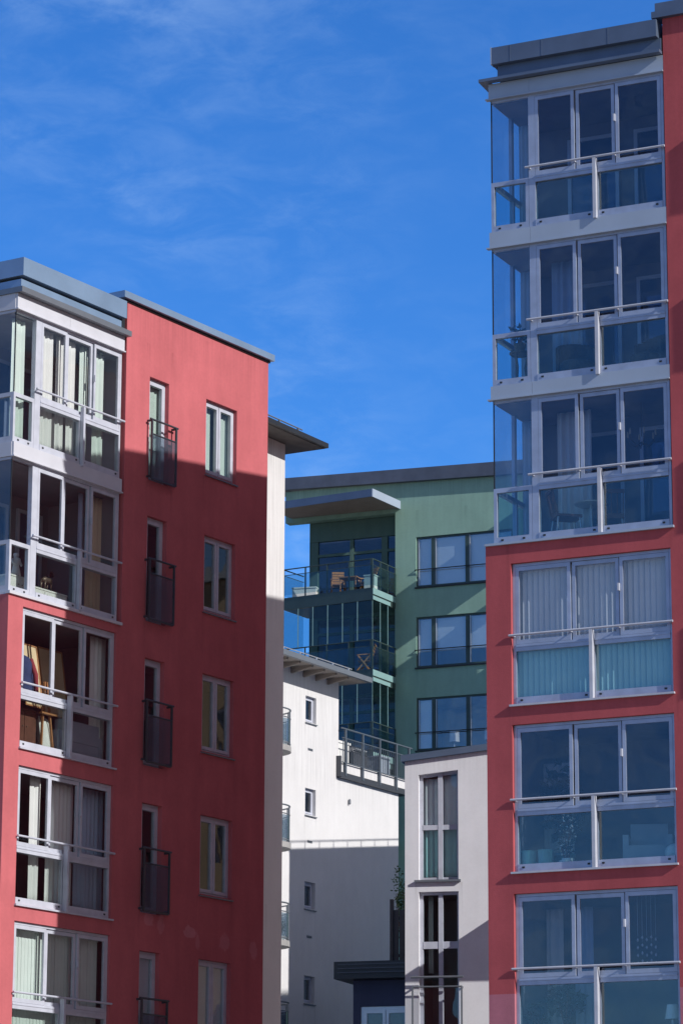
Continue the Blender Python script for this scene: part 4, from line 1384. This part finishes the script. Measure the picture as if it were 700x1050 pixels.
MB().lathe([(0.13, 0.36), (0.09, 0.60), (0.085, 0.60), (0.125, 0.36)], n=18).build('lamp_shade', 'ceramic_white', t)

# left block, second bay: white benches with figures
l57 = LT.rotation_euler.z
g2 = LBOT[1] + 0.03


def cabinet(name, label, cat, loc, rz, w, d, h, mat, group=None, doors=2):
    t = thing(name, label, cat, loc, rz, group)
    MB().box(-w / 2, w / 2, -d / 2, d / 2, 0.05, h - 0.03).build('body', mat, t)
    MB().box(-w / 2 - 0.015, w / 2 + 0.015, -d / 2 - 0.015, d / 2 + 0.015, h - 0.0299, h).build('top', mat, t)
    MB().box(-w / 2 + 0.03, w / 2 - 0.03, -d / 2 + 0.03, d / 2 - 0.03, 0, 0.0499).build('plinth', mat, t)
    for k in range(doors):
        a, b = -w / 2 + w * k / doors + 0.008, -w / 2 + w * (k + 1) / doors - 0.008
        dd = MB().box(a, b, -d / 2 - 0.014, -d / 2 - 0.001, 0.07, h - 0.045).build('door', mat, t)
        MB().lathe([(0.012, -0.01), (0.012, 0.01)], (b - 0.05 if k == 0 else a + 0.05, -d / 2 - 0.028, h * 0.6), 8).build('handle', 'bronze', dd)
    return t


cabinet('bench', 'low white box bench in the left corner of the second bay', 'bench', at(LT, -0.95, 0.55, g2), l57, 0.62, 0.40, 0.42, 'cloth_white', 'white benches in the second bay')
cabinet('bench', 'long low white bench along the second bay, under the dark horse figure', 'bench', at(LT, -0.05, 0.50, g2), l57, 1.05, 0.38, 0.30, 'cloth_white', 'white benches in the second bay', 3)


def figurine(label, loc, h, mat, mat2):
    t = thing('figurine', label, 'figurine', loc, l57)
    MB().lathe([(0.10, 0), (0.10, 0.03), (0.06, 0.05)], n=14).build('base', mat2, t)
    MB().lathe([(0.05, 0.05), (0.10, 0.1 * h), (0.075, 0.35 * h), (0.06, 0.52 * h), (0.095, 0.66 * h), (0.085, 0.76 * h), (0.035, 0.81 * h), (0.04, 0.84 * h), (0.06, 0.90 * h), (0.05, 0.97 * h), (0.01, h)], n=16).build('body', mat, t, smooth=True)
    for s in (-1, 1):
        MB().tube([(s * 0.085, 0, 0.72 * h), (s * 0.13, -0.03, 0.55 * h), (s * 0.05, -0.09, 0.48 * h)], [0.03, 0.024, 0.018], 8).build('arm', mat, t, smooth=True)
    return t


figurine('white and red glazed figure standing on the corner bench', at(LT, -0.86, 0.52, g2 + 0.42), 0.50, 'ceramic_white', 'cloth_red')
t = thing('horse_figure', 'small dark horse figure on the long white bench', 'figurine', at(LT, 0.02, 0.46, g2 + 0.30), l57 + 0.2)
hb_ = MB()
hb_.tube([(-0.17, 0, 0.22), (-0.08, 0, 0.235), (0.06, 0, 0.23), (0.14, 0, 0.26), (0.20, 0, 0.37), (0.215, 0, 0.42), (0.29, 0, 0.36)], [0.03, 0.065, 0.062, 0.06, 0.04, 0.036, 0.018], 10)
hb_.tube([(-0.17, 0, 0.23), (-0.23, 0, 0.19), (-0.24, 0, 0.08)], [0.02, 0.018, 0.006], 6)
for x, s in ((-0.13, 1), (-0.11, -1), (0.12, 1), (0.15, -1)):
    hb_.tube([(x, s * 0.035, 0.21), (x - 0.015, s * 0.035, 0.11), (x + 0.005, s * 0.035, 0.0)], [0.03, 0.016, 0.012], 8)
hb_.build('body', 'bronze', t, smooth=True)
MB().box(-0.2, 0.22, -0.07, 0.07, -0.0, 0.012).build('base', 'wood_dark', t)

# third bay: paintings, easel, coat, chest and cushions
g3 = LB3[0]


def canvas(label, loc, rz, w, h, mat):
    t = thing('painting', label, 'painting', loc, rz, 'paintings in the third bay')
    t.rotation_euler = (R(-9), 0, rz)
    MB().box(-w / 2, w / 2, 0, 0.02, 0, h).build('canvas', mat, t)
    fb = MB()
    ring(fb, -w / 2 - 0.02, w / 2 + 0.02, -0.02, h + 0.02, 0.03, -0.012, -0.001)
    fb.build('frame', 'wood_warm', t)
    return t


cabinet('chest', 'dark brown wooden chest in the left parapet pane of the third bay', 'chest', at(LT, -0.62, 0.62, g3 + 0.005), l57, 0.72, 0.42, 0.86, 'wood_dark')
canvas('tall cream painting leaning behind the orange easel', at(LT, -0.20, 0.50, g3 + 0.98), l57 + 0.05, 0.55, 1.22, 'canvas_cream')
canvas('wide cream painting leaning in the middle sash of the third bay', at(LT, 1.02, 0.90, g3 + 1.0), l57, 0.74, 1.35, 'canvas_cream')
t = thing('easel', 'thin orange wooden easel in front of the cream paintings', 'easel', at(LT, -0.08, 0.26, g3), l57)
for a, b in (((-0.20, 0, 0), (-0.03, 0.08, 1.45)), ((0.20, 0, 0), (0.03, 0.08, 1.45)), ((0, 0.2, 0), (0, 0.10, 1.4))):
    MB().bar(a, b, 0.045, 0.03).build('leg', 'wood_warm', t)
MB().box(-0.24, 0.24, -0.05, 0.03, 0.80, 0.84).build('tray', 'wood_warm', t)
t = thing('coat', 'dark blue coat with a red scarf hanging at the left of the third bay', 'coat', at(LT, -0.80, 0.36, g3 + 1.02), l57)
MB().lathe([(0.21, 0.0), (0.23, 0.10), (0.20, 0.45), (0.21, 0.66), (0.15, 0.78), (0.06, 0.83)], n=14).build('body', 'cloth_blue', t, smooth=True)
for s in (-1, 1):
    MB().tube([(s * 0.17, 0, 0.74), (s * 0.24, -0.02, 0.45), (s * 0.24, -0.04, 0.14)], [0.075, 0.07, 0.06], 10).build('sleeve', 'cloth_blue', t, smooth=True)
MB().tube([(0.10, -0.14, 0.76), (0.13, -0.24, 0.45), (0.15, -0.25, 0.10)], [0.04, 0.05, 0.045], 8).build('scarf', 'cloth_red', t, smooth=True)


def cushion(label, loc, rz, w, h, d, mat, tilt):
    t = MB()
    n = 8
    for s in (-1, 1):
        i0 = len(t.v)
        for j in range(n + 1):
            for i in range(n + 1):
                u, v = i / n * 2 - 1, j / n * 2 - 1
                b = (1 - u ** 4) * (1 - v ** 4)
                x, z = u * w / 2 * (1 - 0.06 * v * v), (v + 1) * h / 2 * (1 - 0.0 * u)
                t.v.append((x, s * d / 2 * b ** 0.6, z))
        for j in range(n):
            for i in range(n):
                a = i0 + j * (n + 1) + i
                q = (a, a + 1, a + n + 2, a + n + 1)
                t.f.append(q if s < 0 else tuple(reversed(q)))
    o = t.build('cushion', mat, None, loc, 0, smooth=True)
    o.rotation_euler = (R(tilt), 0, rz)
    return tag(o, label, 'cushion')


t = thing('sofa', 'grey sofa with its back to the right parapet pane, third bay', 'sofa', at(LT, 0.98, 0.66, g3 + 0.005), l57 + math.pi)
MB().box(-0.58, 0.58, -0.38, 0.38, 0.08, 0.40).build('seat', 'plastic_grey', t)
MB().box(-0.58, 0.58, 0.20, 0.39, 0.401, 0.80).build('backrest', 'plastic_grey', t)
for s in (-1, 1):
    MB().box(min(s * 0.581, s * 0.70), max(s * 0.581, s * 0.70), -0.38, 0.39, 0.08, 0.58).build('armrest', 'plastic_grey', t)
    MB().box(min(s * 0.50, s * 0.55), max(s * 0.50, s * 0.55), -0.33, 0.33, 0, 0.079).build('foot', 'wood_dark', t)
cushion('plump white cushion propped between the dark chest and the sofa', at(LT, 0.10, 0.40, g3 + 0.01), l57 + 0.25, 0.42, 0.80, 0.24, 'cloth_white', -8)

# green house: furniture on the top balcony and the one below
n23 = NT.rotation_euler.z


def folding_chair(label, loc, rz):
    t = thing('folding_chair', label, 'chair', loc, rz, 'wooden chairs on the green house')
    for s in (-1, 1):
        MB().bar((s * 0.22, -0.28, 0), (s * 0.22, 0.22, 0.62), 0.03, 0.05).build('leg', 'wood_warm', t)
        MB().bar((s * 0.25, 0.26, 0), (s * 0.25, -0.22, 0.60), 0.03, 0.05).build('leg', 'wood_warm', t)
        MB().bar((s * 0.25, -0.26, 0.61), (s * 0.25, 0.26, 0.64), 0.05, 0.03).build('armrest', 'wood_warm', t)
    sb = MB()
    for q in range(6):
        sb.bar((-0.22, -0.2 + q * 0.075, 0.40), (0.22, -0.2 + q * 0.075, 0.40), 0.055, 0.02)
    sb.build('seat', 'wood_warm', t)
    bb = MB()
    for q in range(6):
        bb.bar((-0.22, 0.22 + q * 0.035, 0.48 + q * 0.10), (0.22, 0.22 + q * 0.035, 0.48 + q * 0.10), 0.02, 0.075)
    bb.build('backrest', 'wood_warm', t)
    return t


folding_chair('wooden slat armchair at the middle of the green house\'s open top balcony', at(NT, -2.9, -0.75, 26.151), n23 + 0.4)
folding_chair('wooden slat armchair at the right corner of the green house\'s open top balcony', at(NT, -1.75, -0.85, 26.151), n23 - 0.6)
folding_chair('wooden slat armchair on the glazed balcony just above the white house\'s eave', at(NT, -1.65, -1.2, 23.171), n23 - 1.3)
table('garden_table', 'low wooden table between the two armchairs on the open top balcony', at(NT, -2.32, -0.95, 26.151), n23, 0.7, 0.6, 0.62, 'wood_warm', 'wood_warm')
t = thing('planter', 'long white planter behind the railing of the green house\'s top balcony', 'planter', at(NT, -4.1, -1.0, 26.151), n23 + 0.14)
MB().prism([(-0.45, -0.14), (0.45, -0.14), (0.45, 0.14), (-0.45, 0.14)], 0, 0.34).build('box', 'ceramic_white', t)
MB().box(-0.47, 0.47, -0.16, 0.16, 0.3401, 0.39).build('rim', 'ceramic_white', t)
t = thing('storage_box', 'cream storage box beside the armchair at the corner of the top balcony', 'box', at(NT, -1.35, -1.35, 26.151), n23)
MB().box(-0.2, 0.2, -0.18, 0.18, 0, 0.5).build('body', 'cloth_white', t)
MB().box(-0.22, 0.22, -0.2, 0.2, 0.501, 0.55).build('lid', 'cloth_white', t)
for k, x in enumerate((1.15, 2.5)):
    t = thing('table_lamp', ('pale blue lamp in the middle pane of the green house\'s lowest ribbon window', 'pale blue lamp in the right pane of the green house\'s lowest ribbon window')[k], 'lamp', at(NT, x, 0.45, 20.425), n23, 'lamps in the green house')
    MB().lathe([(0.10, 0), (0.10, 0.02), (0.02, 0.04), (0.02, 0.34)], n=12).build('stand', 'ceramic_white', t)
    MB().lathe([(0.19, 0.30), (0.17, 0.72), (0.165, 0.72), (0.185, 0.30)], n=18).build('lamp_shade', 'ceramic_white', t)

# white house: things on the roof terrace
c60 = CT.rotation_euler.z
t = thing('barbecue', 'dark barbecue with a steel handle on the white house\'s roof terrace', 'barbecue', at(CT, 3.55, 0.55, 17.401), c60)
MB().box(-0.55, 0.55, -0.28, 0.28, 0.35, 0.85).build('body', 'rail_dark', t)
MB().tube([(-0.5, 0, 0.88), (0.5, 0, 0.88)], 0.26, 16).build('lid', 'rail_dark', t, smooth=True)
MB().tube([(-0.35, -0.33, 0.98), (0.35, -0.33, 0.98)], 0.025, 8).build('handle', 'steel_light', t)
for sx in (-0.5, 0.5):
    for sy in (-0.22, 0.22):
        MB().box(sx - 0.025, sx + 0.025, sy - 0.025, sy + 0.025, 0, 0.349).build('leg', 'rail_dark', t)
t = thing('storage_box', 'white storage box at the left end of the roof terrace railing', 'box', at(CT, 2.55, 0.6, 17.401), c60)
MB().box(-0.4, 0.4, -0.3, 0.3, 0, 1.05).build('body', 'ceramic_white', t)
MB().box(-0.43, 0.43, -0.33, 0.33, 1.051, 1.12).build('lid', 'ceramic_white', t)
t = thing('storage_box', 'slim blue grey locker at the right end of the roof terrace', 'box', at(CT, 5.1, 0.45, 17.401), c60)
MB().box(-0.3, 0.3, -0.25, 0.25, 0, 0.95).build('body', 'plastic_grey', t)
MB().box(-0.32, 0.32, -0.27, 0.27, 0.951, 1.0).build('lid', 'plastic_grey', t)
shrub('potted_plant', 'small green plant on the third round balcony down', 'plant', at(CT, -2.45, -0.45, 17.35 - 2.93 * 2 + 0.171), 0.62, 0.2, 90, 0.1, 'leaf', ('ceramic_white', 0.1, 0.2), 31)
CLOUD = 0.36
#==NEXT==
# ------------------------------------------------------------------ camera
cam = bpy.data.cameras.new('camera')
cam.sensor_fit = 'VERTICAL'
cam.sensor_height = 36.0
cam.sensor_width = 24.0
cam.lens = 3270.0 / 1050.0 * 36.0
cam.clip_start = 0.5
cam.clip_end = 6000
co = bpy.data.objects.new('camera', cam)
COL.objects.link(co)
pitch = math.atan(797 / 3270.0)
roll = R(0.20)
F = Vector((0, math.cos(pitch), math.sin(pitch)))
U0 = Vector((0, -math.sin(pitch), math.cos(pitch)))
R0 = Vector((1, 0, 0))
RX = R0 * math.cos(roll) + U0 * math.sin(roll)
UY = U0 * math.cos(roll) - R0 * math.sin(roll)
M = Matrix((RX, UY, -F)).transposed().to_4x4()
M.translation = Vector((0, 0, 1.6))
co.matrix_world = M
sc.camera = co

# ------------------------------------------------------------------ daylight
SAZ, SEL = R(126.4), R(29.86)
sun = bpy.data.lights.new('sun', 'SUN')
sun.energy = 4.2
sun.angle = R(0.53)
sun.color = (1.0, 0.97, 0.93)
so = bpy.data.objects.new('sun', sun)
COL.objects.link(so)
sd = Vector((math.cos(SEL) * math.sin(SAZ), math.cos(SEL) * math.cos(SAZ), math.sin(SEL)))
so.rotation_euler = sd.to_track_quat('Z', 'Y').to_euler()
so.location = sd * 300

w = bpy.data.worlds.new('World')
sc.world = w
w.use_nodes = True
nt = w.node_tree
N, K = nt.nodes, nt.links
bg = N['Background']
sky = N.new('ShaderNodeTexSky')
sky.sky_type = 'NISHITA'
sky.sun_disc = False
sky.sun_elevation = SEL
sky.sun_rotation = SAZ
sky.altitude = 800
sky.air_density = 1.0
sky.dust_density = 0.05
sky.ozone_density = 3.5
tc = N.new('ShaderNodeTexCoord')
sep = N.new('ShaderNodeSeparateXYZ')
K.new(tc.outputs['Generated'], sep.inputs[0])
hs = N.new('ShaderNodeHueSaturation')
hs.inputs['Saturation'].default_value = 1.22
K.new(sky.outputs['Color'], hs.inputs['Color'])
# thin high cloud, laid out on a flat layer overhead
az = N.new('ShaderNodeMath')
az.operation = 'ADD'
K.new(sep.outputs['Z'], az.inputs[0])
az.inputs[1].default_value = 0.30
dv = N.new('ShaderNodeVectorMath')
dv.operation = 'DIVIDE'
cb = N.new('ShaderNodeCombineXYZ')
for i in range(3):
    K.new(az.outputs[0], cb.inputs[i])
K.new(tc.outputs['Generated'], dv.inputs[0])
K.new(cb.outputs[0], dv.inputs[1])


def cloudnoise(sx, sy, scale, det, rough, rot=0.0, off=(0, 0, 0)):
    mp = N.new('ShaderNodeMapping')
    mp.inputs['Scale'].default_value = (sx, sy, 0.0)
    mp.inputs['Rotation'].default_value = (0, 0, rot)
    mp.inputs['Location'].default_value = off
    K.new(dv.outputs[0], mp.inputs['Vector'])
    n = N.new('ShaderNodeTexNoise')
    n.inputs['Scale'].default_value = scale
    n.inputs['Detail'].default_value = det
    n.inputs['Roughness'].default_value = rough
    n.inputs['Distortion'].default_value = 0.4
    K.new(mp.outputs[0], n.inputs['Vector'])
    return n.outputs['Fac']


def rng_(s, a, b):
    r = N.new('ShaderNodeMapRange')
    r.interpolation_type = 'SMOOTHSTEP'
    r.inputs['From Min'].default_value = a
    r.inputs['From Max'].default_value = b
    K.new(s, r.inputs['Value'])
    return r.outputs['Result']


def mth(op, a, b):
    r = N.new('ShaderNodeMath')
    r.operation = op
    for i, v in enumerate((a, b)):
        if isinstance(v, (int, float)):
            r.inputs[i].default_value = v
        else:
            K.new(v, r.inputs[i])
    return r.outputs[0]


fine = rng_(cloudnoise(1.0, 1.25, 22.0, 8, 0.62, 0.35), 0.34, 0.80)
big = rng_(cloudnoise(1, 1.3, 3.2, 4, 0.55, 0.3, (3.1, 1.7, 0)), 0.34, 0.64)
left = N.new('ShaderNodeMapRange')
left.interpolation_type = 'SMOOTHSTEP'
left.inputs['From Min'].default_value = 0.04
left.inputs['From Max'].default_value = -0.07
left.inputs["To Min"].default_value = 0.2
K.new(sep.outputs['X'], left.inputs['Value'])
fac = mth('MULTIPLY', mth('MULTIPLY', mth('MULTIPLY', fine, big), left.outputs['Result']), CLOUD)
# heavier broken cloud behind the viewer, which the tower's panes mirror
back = rng_(sep.outputs['Y'], -0.05, -0.45)
puff = mth('MULTIPLY', rng_(cloudnoise(1, 1, 7.0, 6, 0.55, 0.2, (7.3, 2.2, 0)), 0.50, 0.75), 0.28)
fac = mth('MAXIMUM', fac, mth('MULTIPLY', puff, back))
mx = N.new('ShaderNodeMix')
mx.data_type = 'RGBA'
K.new(fac, mx.inputs['Factor'])
tint = N.new('ShaderNodeVectorMath')
tint.operation = 'MULTIPLY'
# sky tint varied by direction, with a warm sun-side glow added to colour shade
sy = N.new('ShaderNodeMapRange')
sy.interpolation_type = 'SMOOTHSTEP'
sy.inputs['From Min'].default_value = -0.35
sy.inputs['From Max'].default_value = 0.75
K.new(sep.outputs['Y'], sy.inputs['Value'])
tm = N.new('ShaderNodeMix')
tm.data_type = 'RGBA'
K.new(sy.outputs['Result'], tm.inputs['Factor'])
tm.inputs['A'].default_value = (0.66, 0.92, 1.32, 1)
tm.inputs['B'].default_value = (0.67, 1.03, 1.46, 1)
dt0 = N.new('ShaderNodeVectorMath')
dt0.operation = 'DOT_PRODUCT'
dt0.inputs[1].default_value = tuple(sd)
K.new(tc.outputs['Generated'], dt0.inputs[0])
sr = N.new('ShaderNodeMapRange')
sr.interpolation_type = 'SMOOTHSTEP'
sr.inputs['From Min'].default_value = -0.05
sr.inputs['From Max'].default_value = 0.75
K.new(dt0.outputs['Value'], sr.inputs['Value'])
tm2 = N.new('ShaderNodeMix')
tm2.data_type = 'RGBA'
K.new(sr.outputs['Result'], tm2.inputs['Factor'])
K.new(tm.outputs['Result'], tm2.inputs['A'])
tm2.inputs['B'].default_value = (0.50, 0.40, 0.36, 1)
K.new(tm2.outputs['Result'], tint.inputs[1])
K.new(hs.outputs['Color'], tint.inputs[0])
dt = N.new('ShaderNodeVectorMath')
dt.operation = 'DOT_PRODUCT'
dt.inputs[1].default_value = tuple(sd)
K.new(tc.outputs['Generated'], dt.inputs[0])
cl = N.new('ShaderNodeMath')
cl.operation = 'MAXIMUM'
K.new(dt.outputs['Value'], cl.inputs[0])
cl.inputs[1].default_value = 0.0
pw = N.new('ShaderNodeMath')
pw.operation = 'POWER'
K.new(cl.outputs[0], pw.inputs[0])
pw.inputs[1].default_value = 4.0
gs = N.new('ShaderNodeVectorMath')
gs.operation = 'SCALE'
gs.inputs[0].default_value = (4.0, 2.9, 2.25)
K.new(pw.outputs[0], gs.inputs['Scale'])
ga = N.new('ShaderNodeVectorMath')
ga.operation = 'ADD'
K.new(tint.outputs[0], ga.inputs[0])
K.new(gs.outputs[0], ga.inputs[1])
K.new(ga.outputs[0], mx.inputs['A'])
mx.inputs['B'].default_value = (4.4, 6.3, 9.0, 1)
K.new(mx.outputs['Result'], bg.inputs['Color'])
bg.inputs['Strength'].default_value = 0.12

# ------------------------------------------------------------------ render look
sc.render.resolution_x, sc.render.resolution_y = 682, 1024
vs = sc.view_settings
vs.view_transform = 'Standard'
vs.look = 'None'
vs.exposure = 0.0
vs.gamma = 1.0
vs.use_curve_mapping = False
cy = sc.cycles
cy.max_bounces = 8
cy.diffuse_bounces = 4
cy.glossy_bounces = 4
cy.transparent_max_bounces = 24
cy.caustics_reflective = False
cy.caustics_refractive = False
cy.sample_clamp_indirect = 6.0
